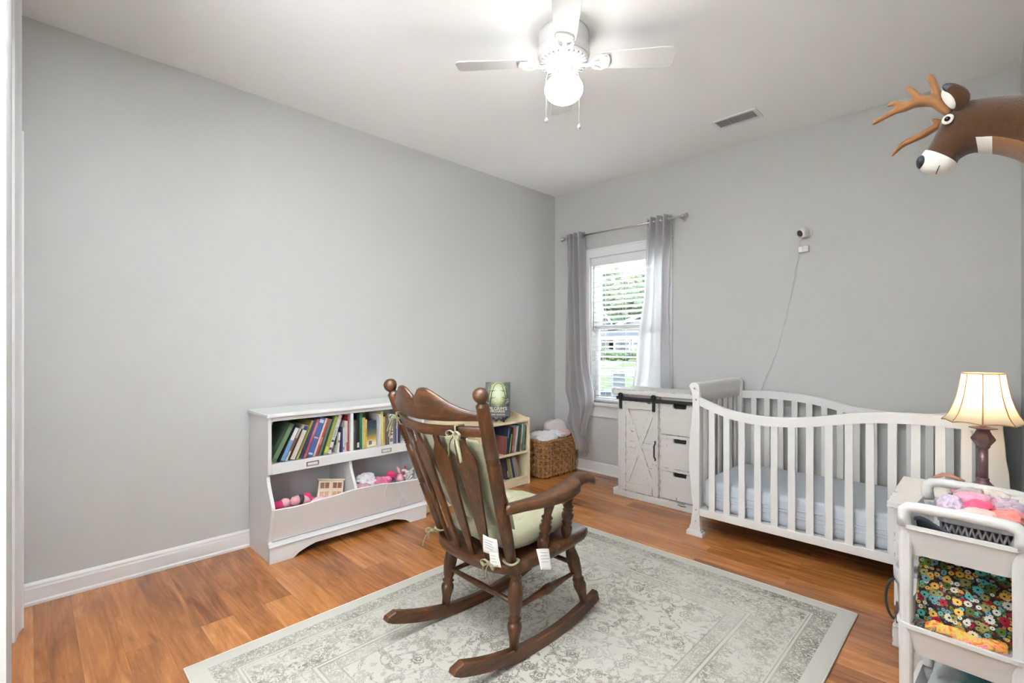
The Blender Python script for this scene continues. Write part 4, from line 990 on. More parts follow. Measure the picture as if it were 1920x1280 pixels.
# ---------------------------------------------------------------- distressed white cabinet
CX0, CX1, CYF, CYB = 1.028, 1.760, -.44, -.150
ca = thing('barn_door_cabinet', 'distressed white cabinet with sliding barn door beside the crib', 'cabinet', ((CX0+CX1)/2, (CYF+CYB)/2, 0))
MB().box((.992, CYF-.012, 0), (1.796, CYB, .055)).build('plinth', M_DIST, ca, bevel=.003)
MB().box((.985, CYF-.022, .822), (1.803, CYB+.015, .862)).build('top', M_DIST, ca, bevel=.006)
bd = MB(); bd.box((CX0, CYF+.012, .055), (CX0+.02, CYB, .822)).box((CX1-.02, CYF+.012, .055), (CX1, CYB, .822)).box((CX0, CYB-.012, .055), (CX1, CYB, .822)).box((1.385, CYF+.012, .055), (1.405, CYB, .822))
bd.box((CX0, CYF+.012, .78), (CX1, CYF+.03, .822)); bd.box((CX0+.02, CYF+.05, .4), (1.385, CYB, .415))
bd.box((CX0, CYF+.004, .055), (CX0+.028, CYF+.03, .822)).box((1.394, CYF+.004, .055), (1.404, CYF+.03, .78)).box((1.722, CYF+.004, .055), (CX1, CYF+.03, .78))
for z in (.529, .280): bd.box((1.404, CYF+.004, z-.012), (1.722, CYF+.03, z+.012))
bd.build('carcass', M_DIST, ca, bevel=.002)
dor = MB(); X0, X1, Zb, Zt, yf = 1.062, 1.394, .034+.025, .772, CYF-.006
dor.box((X0, yf, Zb), (X1, yf+.012, Zt)); do = dor.build('barn_door', M_DIST, ca)
fr = MB(); y0 = yf-.012
fr.box((X0, y0, Zb), (X0+.05, yf, Zt)).box((X1-.05, y0, Zb), (X1, yf, Zt)).box((X0+.05, y0, Zt-.06), (X1-.05, yf, Zt)).box((X0+.05, y0, Zb), (X1-.05, yf, Zb+.065))
fr.build('door_frame', M_DIST, do, bevel=.0025)
MB().box((X0+.05, y0+.0045, .405), (X1-.05, yf, .455)).build('cross_rail', M_DIST, do, bevel=.002)
a_, b2_, c_, d_ = X0+.05, X1-.05, Zb+.065, Zt-.06
for s_ in (1, -1):
    p0, p1 = ((a_, c_), (b2_, d_)) if s_ > 0 else ((a_, d_), (b2_, c_))
    dx, dz = p1[0]-p0[0], p1[1]-p0[1]; l = math.hypot(dx, dz); nx, nz = -dz/l*.021, dx/l*.021
    MB().prism([(p0[0]+nx, p0[1]+nz), (p1[0]+nx, p1[1]+nz), (p1[0]-nx, p1[1]-nz), (p0[0]-nx, p0[1]-nz)], 'y', y0+(.003 if s_ > 0 else .0015), yf).build('cross_brace', M_DIST, do, bevel=.002)
hdl = MB(); hx = 1.371
hdl.tube([(hx, y0-.004, .335), (hx, y0-.004, .352), (hx, y0-.022, .365), (hx, y0-.022, .45), (hx, y0-.004, .465), (hx, y0-.004, .485)], .0062, 8)
hdl.build('handle', M_BLACK, do)
MB().box((1.036, CYF-.034, .782), (1.79, CYF-.026, .806)).build('sliding_rail', M_BLACK, ca, bevel=.001)
for hx in (1.078, 1.366):
    h_ = MB(); h_.box((hx-.012, CYF-.040, .708), (hx+.012, CYF-.034, .80))
    h_.lathe([(.021, 0), (.021, .012)], 6, M=frame((hx, CYF-.034, .817), (1, 0, 0), (0, -1, 0))); h_.box((hx-.012, CYF-.04, .79), (hx+.012, CYF-.03, .83))
    h_.build('hanger', M_BLACK, do, bevel=.001)
for za, zb2 in ((.545, .774), (.293, .518), (.062, .268)):
    xm = 1.557; yd = CYF+.002
    P = [(1.407, za), (1.719, za), (1.719, zb2), (xm+.052, zb2), (xm+.050, zb2-.024), (xm+.040, zb2-.032), (xm-.040, zb2-.032), (xm-.050, zb2-.024), (xm-.052, zb2), (1.407, zb2)]
    dw = MB(); dw.prism(P, 'y', yd-.006, yd+.012)
    do2 = dw.build('drawer', M_DIST, ca, bevel=.002)
    MB().box((1.407, yd+.012, za), (1.719, yd+.018, zb2-.05)).box((1.41, CYB-.05, za), (1.416, yd+.012, zb2-.06)).box((1.71, CYB-.05, za), (1.716, yd+.012, zb2-.06)).build('drawer_box', M_DIST, do2)
    MB().box((xm-.058, yd+.03, zb2-.06), (xm+.058, yd+.034, zb2+.01)).build('grip_shade', M_BLACK, do2)  # black sheet painting the shade behind the grip cut-out

# ---------------------------------------------------------------- crib
KX0, KX1, KY0, KY1 = 1.805, 3.245, -.83, -.062
cr = thing('crib', 'white sleigh crib with curved slatted rails against the back wall', 'crib', ((KX0+KX1)/2, (KY0+KY1)/2, 0))
outer = [(0, 1.79), (.03, 1.793), (.034, 1.806), (.08, 1.818), (.18, 1.829), (.28, 1.820), (.42, 1.806), (.52, 1.803), (.62, 1.809), (.75, 1.822), (.86, 1.829), (.91, 1.824), (.94, 1.812)]
inner = [(0, 1.893), (.03, 1.891), (.034, 1.880), (.08, 1.875), (.20, 1.873), (.55, 1.874), (.86, 1.874), (.91, 1.874), (.94, 1.873)]
def post_poly(mir):
    P = []
    zs = [i*.94/44 for i in range(45)]
    def sm(tab, z): return interp(tab, z)
    P += [(sm(outer, z), z) for z in zs]
    for k in range(13):
        t = math.radians(180 - 15*k); P.append((1.838+.034*math.cos(t), .944+.033*math.sin(t)))
    P += [(sm(inner, z), z) for z in reversed(zs)]
    P = [p for i, p in enumerate(P) if i == 0 or math.dist(p, P[i-1]) > .0008]
    P = [(x, max(z, .052)) for x, z in P if z > .034]
    P = [(P[0][0], .034)] + P[0:] + [(P[-1][0], .034)]
    out = []
    for p in P:
        if not out or math.dist(p, out[-1]) > .0005: out.append(p)
    return [(KX0+KX1-x, z) for x, z in out] if mir else out
for mir in (0, 1):
    for y in (KY0, KY1-.036):
        po = MB().prism(post_poly(mir), 'y', y, y+.036).build('post', M_CRIB, cr, bevel=.0035)
        fx = (1.79, 1.896) if not mir else (KX0+KX1-1.896, KX0+KX1-1.79)
        ft = MB(); ft.box((fx[0], y-.008, 0), (fx[1], y+.044, .026)).box((fx[0]+.008, y-.003, .026), (fx[1]-.008, y+.039, .036)); ft.build('foot', M_CRIB, po, bevel=.003)
        if y == KY0:
            bo = MB()
            for z, xx in ((.938, 1.842), (.868, 1.852), (.168, 1.852), (.098, 1.850)):
                x = xx if not mir else KX0+KX1-xx
                bo.lathe([(.0065, 0), (.0065, .0012), (.003, .0014)], 10, M=frame((x, y, z), (1, 0, 0), (0, -1, 0)))
            bo.build('bolt', M_NICKEL, po)
    mx = lambda x: (KX0+KX1-x) if mir else x
    # rolled end board between the posts, slats and lower rail of the end
    R_ = [(1.815, .905), (1.808, .935), (1.812, .958), (1.826, .974), (1.842, .978), (1.858, .973), (1.868, .96), (1.868, .94), (1.862, .90), (1.858, .845), (1.838, .845), (1.835, .88)]
    ya, yb = KY0+.004, KY1-.004
    eb = MB(); n_ = 14; rings = []
    for k in range(n_+1):
        y = ya + (yb-ya)*k/n_; drop = 0
        if k == n_: drop = .03
        if k == n_-1: drop = .006
        rings.append([Vector((mx(x), y, min(z, .978-drop) if z > .9 else z)) for x, z in R_])
    eb.loft(rings); eb.build('end_board', M_CRIB, cr)
    ns = 7
    for k in range(ns):
        y = KY0+.036 + (KY1-KY0-.072)*(k+.5)/ns
        MB().box((mx(1.842), y-.020, .18), (mx(1.854), y+.020, .85)).build('end_slat', M_CRIB, cr, bevel=.002)
    MB().box((mx(1.836), KY0+.03, .13), (mx(1.86), KY1-.03, .185)).build('end_rail', M_CRIB, cr, bevel=.003)
top_tab = [(1.870, .885), (1.925, .864), (1.974, .845), (2.071, .818), (2.164, .805), (2.271, .801), (2.38, .807), (2.483, .821), (2.574, .839), (2.681, .862), (2.781, .876), (2.889, .884), (3.017, .887), (3.135, .881), (3.182, .878)]
def srail(x):  # smooth curve through the measured points
    pts = top_tab
    for i in range(len(pts)-1):
        if x <= pts[i+1][0] or i == len(pts)-2:
            x0, y0 = pts[i]; x1, y1 = pts[i+1]
            m0 = (pts[i+1][1]-pts[i-1][1])/(pts[i+1][0]-pts[i-1][0]) if i > 0 else (y1-y0)/(x1-x0)
            m1 = (pts[i+2][1]-pts[i][1])/(pts[i+2][0]-pts[i][0]) if i+2 < len(pts) else (y1-y0)/(x1-x0)
            h = x1-x0; t = min(1, max(0, (x-x0)/h))
            return (2*t**3-3*t*t+1)*y0 + (t**3-2*t*t+t)*h*m0 + (-2*t**3+3*t*t)*y1 + (t**3-t*t)*h*m1
def rail(name, y0, y1, mir):
    rings = []
    for k in range(49):
        x = 1.872 + (3.178-1.872)*k/48
        zt = srail(KX0+KX1-x if mir else x)
        rings.append([Vector((x, y0, zt-.054)), Vector((x, y0, zt-.004)), Vector((x, y0+.004, zt)), Vector((x, y1-.004, zt)), Vector((x, y1, zt-.004)), Vector((x, y1, zt-.054))])
    mb = MB(); mb.loft(rings, sm=False); return mb.build(name, M_CRIB, cr)
rail('front_rail', KY0+.004, KY0+.030, 0); rail('back_rail', KY1-.030, KY1-.004, 1)
for nm, y0 in (('lower_rail', KY0+.005), ('lower_rail', KY1-.029)): MB().box((1.872, y0, .132), (3.178, y0+.024, .179)).build(nm, M_CRIB, cr, bevel=.003)
for k in range(14):
    x = 1.947 + .0890*k
    MB().box((x-.0185, KY0+.011, .17), (x+.0185, KY0+.023, srail(x)-.045)).build('slat', M_CRIB, cr, bevel=.002)
    xb = 1.952 + .0885*k
    MB().box((xb-.0185, KY1-.023, .17), (xb+.0185, KY1-.011, srail(KX0+KX1-xb)-.045)).build('slat', M_CRIB, cr, bevel=.002)
MB().box((1.862, KY0+.04, .160), (3.186, KY1-.04, .175)).build('mattress_support', M_CRIB, cr)
ms = MB()
def mat_fn(z0, z1):
    rings = []
    for k, (ins, z) in enumerate(((.02, z0), (.004, z0+.012), (0, z0+.04), (0, z1-.035), (.004, z1-.014), (.014, z1-.004), (.03, z1))):
        P = rrect(1.868+ins, KY0+.046+ins, 3.182-ins, KY1-.046-ins, .05-ins*.6, 5)
        rings.append([Vector((x + .0015*math.sin(z*180+x*9), y + .002*math.sin(z*260+x*7)*(1 if z0+.02 < z < z1-.02 else 0), z)) for x, y in P])
    return rings
ms.loft(mat_fn(.177, .352)); mt = thing('crib_mattress', 'crib mattress in a pale blue grey fitted sheet inside the white crib', 'mattress', (2.525, -.44, .212))
ms.build('fitted_sheet', M_SHEET, mt)
sd = MB()
for k in range(3):
    z = .24+.022*k
    sd.tube([(1.93+1.2*i/40, KY0+.0445-.001*math.sin(i*.9+k), z+.004*math.sin(i*.5+k*2)) for i in range(41)], .003, 5)
sd.build('sheet_fold', M_SHEET, mt)

# ---------------------------------------------------------------- nightstand and lamp
NX0, NX1, NY0, NY1, NH = 2.885, 3.278, -1.385, -.868, .587
ng = thing('nightstand', 'distressed white nightstand at the right end of the crib carrying the lamp', 'nightstand', ((NX0+NX1)/2, (NY0+NY1)/2, 0))
MB().box((NX0, NY0, NH-.028), (NX1, NY1, NH)).build('top', M_DIST, ng, bevel=.004)
bd = MB(); bd.box((NX0+.02, NY0+.03, .06), (NX0+.038, NY1-.02, NH-.028)).box((NX1-.038, NY0+.03, .06), (NX1-.02, NY1-.02, NH-.028)).box((NX0+.037, NY1-.032, .061), (NX1-.037, NY1-.021, NH-.029)).box((NX0+.037, NY0+.034, .061), (NX1-.037, NY1-.031, .08)).box((NX0+.037, NY0+.034, .36), (NX1-.037, NY1-.031, .384))
bd.build('carcass', M_DIST, ng, bevel=.002)
for x in (NX0+.015, NX1-.055):
    for y in (NY0+.02, NY1-.06): MB().box((x, y, 0), (x+.04, y+.04, .08)).build('leg', M_DIST, ng, bevel=.003)
dwr = MB().box((NX0+.045, NY0+.018, .385), (NX1-.045, NY0+.045, NH-.035)).build('drawer', M_DIST, ng, bevel=.003)
MB().lathe([(.006, 0), (.006, .012), (.014, .018), (.013, .026), (.004, .029)], 14, M=frame(((NX0+NX1)/2, NY0+.018, .47), (1, 0, 0), (0, -1, 0))).build('knob', M_BLACK, dwr)
LX, LY = 3.16, -1.02
lp = thing('table_lamp', 'lit table lamp with cream bell shade on the nightstand', 'lamp', (LX, LY, NH))
M_LBASE = plain('mauve brown lamp metal', S(104, 80, 84), .35, .55, var=.15)
MB().lathe([(.002, NH+.002), (.072, NH+.002), (.074, NH+.012), (.062, NH+.02), (.034, NH+.044), (.022, NH+.058), (.018, NH+.064), (.021, NH+.07), (.016, NH+.074)], 32, (LX, LY, 0)).build('base', M_LBASE, lp)
MB().lathe([(.0155, NH+.07), (.0145, NH+.196)], 16, (LX, LY, 0)).build('column', M_LBASE, lp)
MB().lathe([(.015, NH+.193), (.022, NH+.202), (.022, NH+.208), (.038, NH+.232), (.038, NH+.238), (.026, NH+.258), (.020, NH+.272), (.024, NH+.274), (.044, NH+.279), (.045, NH+.282), (.010, NH+.285), (.010, NH+.31)], 6, (LX, LY, 0)).build('urn', M_LBASE, lp, smooth=False)
MB().lathe([(.011, NH+.283), (.011, NH+.335), (.016, NH+.34), (.016, NH+.365)], 14, (LX, LY, 0)).build('stem', plain('mauve candle sleeve', S(170, 130, 140), .5), lp)
msd, nt, b = newmat('cream lamp shade cloth'); n = N(nt)
b.inputs['Base Color'].default_value = (*S(238, 228, 208), 1); b.inputs['Roughness'].default_value = .8
tr = n('ShaderNodeBsdfTranslucent', {'Color': (*S(252, 244, 226), 1)}); mx_ = n('ShaderNodeMixShader', {0: .6, 1: b.outputs[0], 2: tr.outputs[0]}); nt.links.new(mx_.outputs[0], nt.nodes['Material Output'].inputs[0])
SB, ST = NH+.305, NH+.508
sh_prof = [(0, .130), (.06, .118), (.15, .106), (.3, .094), (.5, .082), (.72, .073), (.9, .068), (1, .066)]
shd = MB(); rings = []
for k in range(13):
    t = k/12; r = interp(sh_prof, t) if False else lerp(sh_prof, t)
    ring = []
    for j in range(48):
        a = 2*math.pi*j/48; seg = (a*8/(2*math.pi)) % 1
        rr = r*(1 - .03*math.sin(math.pi*seg))
        zz = SB + (ST-SB)*t + (.006*math.sin(math.pi*seg) if t < .01 else 0)
        ring.append(Vector((LX+rr*math.cos(a), LY+rr*math.sin(a), zz)))
    rings.append(ring)
shd.loft(rings, cap=False); so = shd.build('lamp_shade', msd, lp, solid=.0012)
M_SEAM = fabric('tan shade piping', S(196, 150, 100), trans=(.3, S(210, 160, 100)))
sm_ = MB()
for j in range(8):
    a = 2*math.pi*j/8
    sm_.tube([(LX+lerp(sh_prof, k/12)*math.cos(a)*1.004, LY+lerp(sh_prof, k/12)*math.sin(a)*1.004, SB+(ST-SB)*k/12) for k in range(13)], .0022, 6)
for t, r in ((0, .1285), (1, .066)):
    sm_.tube([(LX+r*(1-.028*math.sin(math.pi*((a*8/6.28318) % 1)))*math.cos(a), LY+r*(1-.028*math.sin(math.pi*((a*8/6.28318) % 1)))*math.sin(a), SB+(ST-SB)*t+(.006*math.sin(math.pi*((a*8/6.28318) % 1)) if t == 0 else 0)) for a in [2*math.pi*k/64 for k in range(64)]], .0026, 6, loop=True)
sm_.build('piping', M_SEAM, so)
mbu, nt, b = newmat('lit bulb'); b.inputs['Emission Color'].default_value = (1, .82, .58, 1); b.inputs['Emission Strength'].default_value = 5
MB().lathe([(.012, NH+.365), (.014, NH+.375), (.026, NH+.405), (.028, NH+.42), (.020, NH+.44), (.002, NH+.448)], 20, (LX, LY, 0)).build('bulb', mbu, lp)
light('table_lamp_light', 'POINT', (LX, LY, NH+.425), LAMP_W, (1, .88, .70), shadow_soft_size=.032).parent = None
bp = bpy.data.objects['table_lamp_light']; bp.parent = lp; bp.location = (0, 0, .462)
# small things on the nightstand behind the cart
cloth('hair_bow', 'small dusty pink cloth lying by the lamp foot on the nightstand', (3.09, -1.06, NH+.014), (.03, .03, .014), M_PINK[0], 41, .4, 2, 'cloth', sub=3)
tag(MB().tube([(2.995, -.905, NH+.02), (3.03, -.90, NH+.04), (3.06, -.90, NH+.036), (3.10, -.895, NH+.02)], [.012, .016, .018, .012], 10, flat=.5).build('hair_brush', plain('tan wood', S(168, 126, 106), .5)), 'tan wooden brush lying at the back edge of the nightstand', 'brush')

# ---------------------------------------------------------------- waste bin
wb = thing('waste_bin', 'white lined pail with black handle on the floor behind the cart', 'bin', (3.05, -1.54, 0))
MB().lathe([(.002, .003), (.088, .003), (.092, .008), (.118, .375), (.122, .380), (.122, .388), (.114, .388), (.09, .02), (.002, .012)], 32, (3.05, -1.54, 0), cap=False).build('pail', plain('white pail plastic', (.74, .76, .77), .4), wb)
MB().lathe([(.120, .34), (.125, .36), (.126, .394), (.116, .398), (.104, .36)], 24, (3.05, -1.54, 0), cap=False).build('bin_liner', plain('thin white liner', (.80, .81, .82), .5, trans=(.4, (.8, .8, .8))), wb, solid=.001)
hp_ = []
for k in range(13):
    t = math.radians(-80 + 160*k/12); hp_.append((3.05-.112-.030*math.cos(t), -1.59, .285+.075*math.sin(t)))
MB().tube(hp_, .0045, 8).build('handle', M_BLACK, wb)

# ---------------------------------------------------------------- rolling cart
CRZ = math.radians(-3.8); CO = Vector((2.992, -2.075, 0))
def cw(p): return Vector(CO) + Matrix.Rotation(CRZ, 3, 'Z') @ Vector(p)
MC = Matrix.Translation(CO) @ Matrix.Rotation(CRZ, 4, 'Z')
CWD, CDP = .262, .40
ct = thing('rolling_cart', 'white three tier plastic cart at the right edge holding baby things', 'cart', CO)
def tray(zr, depth):
    mb = MB(); o1 = rrect(0, 0, CWD, CDP, .035); o0 = rrect(.02, .02, CWD-.02, CDP-.02, .03); i1 = rrect(.006, .006, CWD-.006, CDP-.006, .032); i0 = rrect(.026, .026, CWD-.026, CDP-.026, .028)
    lip = rrect(-.005, -.005, CWD+.005, CDP+.005, .038)
    rings = [[(x, y, zr-depth) for x, y in o0], [(x, y, zr-.012) for x, y in o1], [(x, y, zr-.010) for x, y in lip], [(x, y, zr) for x, y in lip], [(x, y, zr) for x, y in i1], [(x, y, zr-depth+.005) for x, y in i0]]
    mb.loft([[cw(p) for p in r] for r in rings], sm=False); return mb.build('tray', M_PLAST, ct)
# open trays: floor is the last ring's cap
for zr in (.705, .425, .145): tray(zr, .085)
for (x, y) in ((.0, .0), (CWD-.036, 0), (0, CDP-.05), (CWD-.036, CDP-.05)):
    for za, zb2 in ((.055, .135), (.145, .415), (.425, .695)):
        P = rrect(x+.002, y+.004, x+.034, y+.046, .012, 3); P2 = rrect(x+.004, y+.008, x+.032, y+.042, .010, 3)
        mb = MB(); mb.loft([[cw((a, b2, z)) for a, b2 in (P if z > (za+zb2)/2 else P2)] for z in (za, zb2-.03, zb2)], sm=False); mb.build('post', M_PLAST, ct)
for (x, y) in ((.03, .035), (CWD-.03, .035), (.03, CDP-.035), (CWD-.03, CDP-.035)):
    mb = MB(); mb.lathe([(.005, -.012), (.022, -.012), (.022, .012), (.005, .012)], 18, M=MC @ Matrix.Translation((x, y, .023)) @ Matrix.Rotation(math.radians(90), 4, 'Y')); mb.tube([cw((x, y, .03)), cw((x, y, .062))], .012, 8)
    mb.build('caster', plain('grey caster', (.35, .35, .35), .5), ct)
for y in (.012, CDP-.012):
    mb = MB(); pts = [(.016, y, .70), (.014, y, .726), (.016, y, .742), (.026, y, .752), (.045, y, .755), (CWD/2, y, .757), (CWD-.045, y, .755), (CWD-.026, y, .752), (CWD-.016, y, .742), (CWD-.014, y, .726), (CWD-.016, y, .70)]
    mb.tube([cw(p) for p in pts], [.017, .0155, .0155, .0155, .0145, .014, .0145, .0155, .0155, .0155, .017], 14, up=Matrix.Rotation(CRZ, 3, 'Z') @ Vector((0, 1, 0)))
    mb.build('handle', M_PLAST, ct)
# top tray contents
navy = MB()
def nf(u, v):
    x = .035 + .2*u; y = .03 + .16*v
    z = .655 + .030*(1-u)*(1-v) + .018*math.sin(u*5+v*3) + .008*math.sin(v*14+u*6) + .03*math.exp(-((u-.02)**2+(v-.0)**2)*30)
    return cw((x, y, max(z, .632)))
navy.sheet(nf, 40, 30); tag(navy.build('cloth', fabric('slate blue cotton', S(84, 90, 104)), solid=.006), 'slate blue cloth folded along the front of the top cart tray', 'cloth')
M_GBASK = plain('grey basket plastic', S(118, 114, 112), .5)
gbx0, gbx1, gby0, gby1, gz0, gz1 = .075, .245, .115, .365, .632, .735
gb = thing('plastic_basket', 'grey lattice sided plastic basket in the top cart tray', 'basket', cw((.16, .24, gz0)))
def gperim(ins, z): return [cw((x, y, z)) for x, y in rrect(gbx0+ins, gby0+ins, gbx1-ins, gby1-ins, .025, 5)]
mb = MB(); mb.loft([gperim(.008, gz0), gperim(.006, gz0+.006)], sm=False); mb.build('base', M_GBASK, gb)
mb = MB(); mb.loft([gperim(0, gz1-.034), gperim(-.004, gz1-.032), gperim(-.004, gz1), gperim(.003, gz1), gperim(.003, gz1-.034)], cap=False, loop=True, sm=False)
mb.loft([gperim(.007, gz0), gperim(.005, gz0+.02), gperim(.008, gz0+.02), gperim(.010, gz0)], cap=False, loop=True, sm=False); mb.build('rim', M_GBASK, gb)
lat = MB()
def gside(t):  # walk along the perimeter
    P = rrect(gbx0+.003, gby0+.003, gbx1-.003, gby1-.003, .025, 5); L = [0]
    for i in range(len(P)): L.append(L[-1]+math.dist(P[i], P[(i+1) % len(P)]))
    s_ = (t % 1)*L[-1]; i = max(j for j in range(len(P)) if L[j] <= s_ + 1e-9); k = (s_-L[i])/max(1e-9, L[i+1]-L[i]); a, b2 = P[i], P[(i+1) % len(P)]
    return (a[0]+(b2[0]-a[0])*k, a[1]+(b2[1]-a[1])*k)
NL = 56
for k in range(NL):
    for s_ in (-1, 1):
        pts = []
        for j in range(5):
            x, y = gside((k + s_*j*.375)/NL + 1); pts.append(cw((x, y, gz0+.018 + (gz1-.034-gz0)*j/4)))
        lat.tube(pts, .0034, 5)
lat.build('lattice', M_GBASK, gb)
clo = [('pale lilac rolled sock at the left of the grey basket', (.10, .17, .738), (.028, .045, .03), S(206, 186, 204), 51),
 ('taupe knitted cloth curled at the back of the grey basket', (.135, .28, .745), (.04, .05, .03), S(178, 160, 152), 52),
 ('cream sock lying behind the pink ones', (.175, .31, .748), (.04, .04, .025), S(214, 200, 186), 53),
 ('hot pink knitted bootie in the middle of the grey basket', (.145, .19, .735), (.042, .04, .03), S(216, 84, 118), 54),
 ('pale pink fluffy cloth on top of the hot pink bootie', (.145, .215, .758), (.045, .035, .018), S(232, 166, 186), 55),
 ('mauve grey sock at the right of the grey basket', (.205, .24, .748), (.04, .05, .022), S(190, 170, 180), 56),
 ('coral pink bib at the front right of the grey basket', (.215, .16, .735), (.035, .045, .022), S(222, 128, 120), 57),
 ('blush sock at the front of the grey basket', (.165, .14, .735), (.042, .025, .018), S(230, 190, 180), 58),
 ('white and pink sock at the front left of the grey basket', (.115, .14, .727), (.035, .022, .02), S(236, 214, 216), 59),
 ('ivory cloth at the far right of the grey basket', (.23, .30, .745), (.025, .045, .022), S(222, 216, 204), 60)]
for lab, c, r, col, sd_ in clo:
    cloth('baby_sock' if 'sock' in lab else 'baby_cloth', lab, cw(c), r, fabric('cloth '+lab[:16], col, var=.12, vscale=40, bump=.5, bscale=200), sd_, .38, 1.7, 'baby clothes')['group'] = 'baby clothes in the grey basket'
cloth('baby_cloth', 'mauve clothes filling the bottom of the grey basket', cw((.16, .24, .675)), (.07, .105, .038), fabric('mauve filling', S(190, 160, 164)), 62, .2, 1.4, 'baby clothes')
# middle tray: flower print bag, scrunched scarf, cords
def flower_mat():
    m, nt, b = newmat('flower print cloth'); n = N(nt)
    co = n('ShaderNodeTexCoord').outputs['UV']
    def layer(scale, rmin, rmax, off):
        v = n('ShaderNodeMapping', {'Vector': co, 'Location': (off, off*1.3, 0), 'Scale': (scale, scale, scale)}).outputs[0]
        vo = n('ShaderNodeTexVoronoi', {'Vector': v, 'Scale': 1, 'Randomness': .85}, feature='F1', voronoi_dimensions='2D')
        dl = n('ShaderNodeVectorMath', {0: v, 1: vo.outputs['Position']}, operation='SUBTRACT').outputs[0]
        sp = n('ShaderNodeSeparateXYZ', {0: dl}); an = n.math('ARCTAN2', sp.outputs[1], sp.outputs[0])
        rc = n('ShaderNodeSeparateColor', {0: vo.outputs['Color']})
        pet = n.math('ADD', 1, n.math('MULTIPLY', n.math('COSINE', n.math('MULTIPLY', an, 11)), .10))
        rad = n.math('MULTIPLY', n.math('ADD', rmin, n.math('MULTIPLY', rc.outputs[0], rmax-rmin)), pet)
        d = vo.outputs['Distance']
        disc = n.math('LESS_THAN', d, rad); core = n.math('LESS_THAN', d, n.math('MULTIPLY', rad, .27))
        col = n.ramp(rc.outputs[1], [(0, S(78, 160, 158)), (.17, S(206, 160, 70)), (.34, S(204, 198, 186)), (.5, S(132, 130, 76)), (.64, S(72, 96, 36)), (.78, S(146, 22, 44)), (.92, S(100, 136, 146))], 'CONSTANT')
        return disc, core, col
    base = S(40, 30, 26)
    d1, c1, k1 = layer(64, .28, .42, 3.1); d2, c2, k2 = layer(36, .28, .40, 0); d0, c0, k0 = layer(100, .3, .44, 9.3)
    cc = n.mix(n.math('MULTIPLY', d0, .35), base, k0); cc = n.mix(d1, cc, k1); cc = n.mix(c1, cc, base); cc = n.mix(d2, cc, k2); cc = n.mix(n.math('MULTIPLY', c2, d2), cc, base)
    nt.links.new(cc, b.inputs['Base Color']); b.inputs['Roughness'].default_value = .75; b.inputs['Specular IOR Level'].default_value = .2
    return m
fb = MB(); NU, NV = 40, 36
def ff(u, v, side):
    th = .045*math.sin(math.pi*min(1, max(0, u)))**.5*math.sin(math.pi*min(.92, v*.9+.05))
    x = .026 + .214*u
    top = .612 - .010*u - .035*max(0, u-.55)**1.5*3
    z = .346 + (top-.346)*v
    y = .09 + .16*v*v*.6 - (th if side < 0 else -th) + .012*math.sin(u*6+v*4)*v
    return cw((x, y, z))
fb.sheet(lambda u, v: ff(u, v, -1), NU, NV); fb.sheet(lambda u, v: ff(u, v, 1), NU, NV)
fbt = thing('fabric_bag', 'dark cloth bag with colourful flower print standing in the middle cart tray', 'bag', cw((.13, .12, .345)))
# texture coordinates in metres across the cloth
uvl = fb.bm.loops.layers.uv.new('UVMap'); RI_ = Matrix.Rotation(-CRZ, 3, 'Z')
for f in fb.bm.faces:
    for l in f.loops:
        q = RI_ @ (l.vert.co - CO); l[uvl].uv = (q.x*1.0, q.z*1.0 + q.y*.45)
bmesh.ops.remove_doubles(fb.bm, verts=fb.bm.verts[:], dist=.0004)
fb.build('bag_body', flower_mat(), fbt, smooth=True)
MB().tube([ff(i/40, 1, -1).lerp(ff(i/40, 1, 1), .5) for i in range(41)], .003, 6).build('hem', fabric('dark brown hem', S(34, 26, 24)), fbt)
msc, nt, b = newmat('bright scarf print'); n = N(nt); co = n.coord()
nt.links.new(n.ramp(n.noise(co, 42, 2, .6, 1.2), [(.34, S(170, 90, 30)), (.42, S(226, 120, 60)), (.5, S(172, 180, 70)), (.58, S(236, 130, 100)), (.66, S(214, 70, 130)), (.74, S(232, 200, 170))]), b.inputs['Base Color']); b.inputs['Roughness'].default_value = .8
scf = MB(); rings = []
for k in range(25):
    t = k/24; p = Vector((.055+.165*t, .062+.008*math.sin(t*7), .408 + .004*math.sin(t*9))); r = .012+.020*math.sin(math.pi*min(1, t*.9+.05))
    rings.append([cw(p + Vector((0, r*(1+.2*math.sin(a*5+k))*math.cos(a), r*.8*(1+.18*math.sin(a*4+k*.7))*math.sin(a)))) for a in [2*math.pi*j/22 for j in range(22)]])
scf.loft(rings); tag(scf.build('scarf', msc), 'orange and pink scrunched scarf lying at the front of the middle cart tray', 'scarf')
crd = MB()
for k in range(5):
    a0 = k*.7; crd.tube([cw((.045+.018*math.cos(t+a0)+.004*k, .05+.012*math.sin(t+a0), .40+.016*math.sin(t*.9+k)+.006)) for t in [j*.45 for j in range(13)]], .0022, 5)
tag(crd.build('cord_bundle', plain('brown and white cord', S(120, 100, 88), .6, var=.5, vscale=120)), 'small tangle of brown and white cords at the left of the middle cart tray', 'cords')
cloth('grey_cloth', 'mauve grey cloth lying at the right of the middle cart tray under the bag', cw((.20, .065, .385)), (.055, .04, .03), fabric('mauve grey cotton', S(150, 136, 138)), 71, .25, 1.4, 'cloth')
cloth('green_cloth', 'pale green folded cloth under the scarf in the middle cart tray', cw((.12, .06, .37)), (.08, .035, .028), fabric('pale green cotton', S(198, 200, 176)), 72, .15, 1.2, 'cloth')
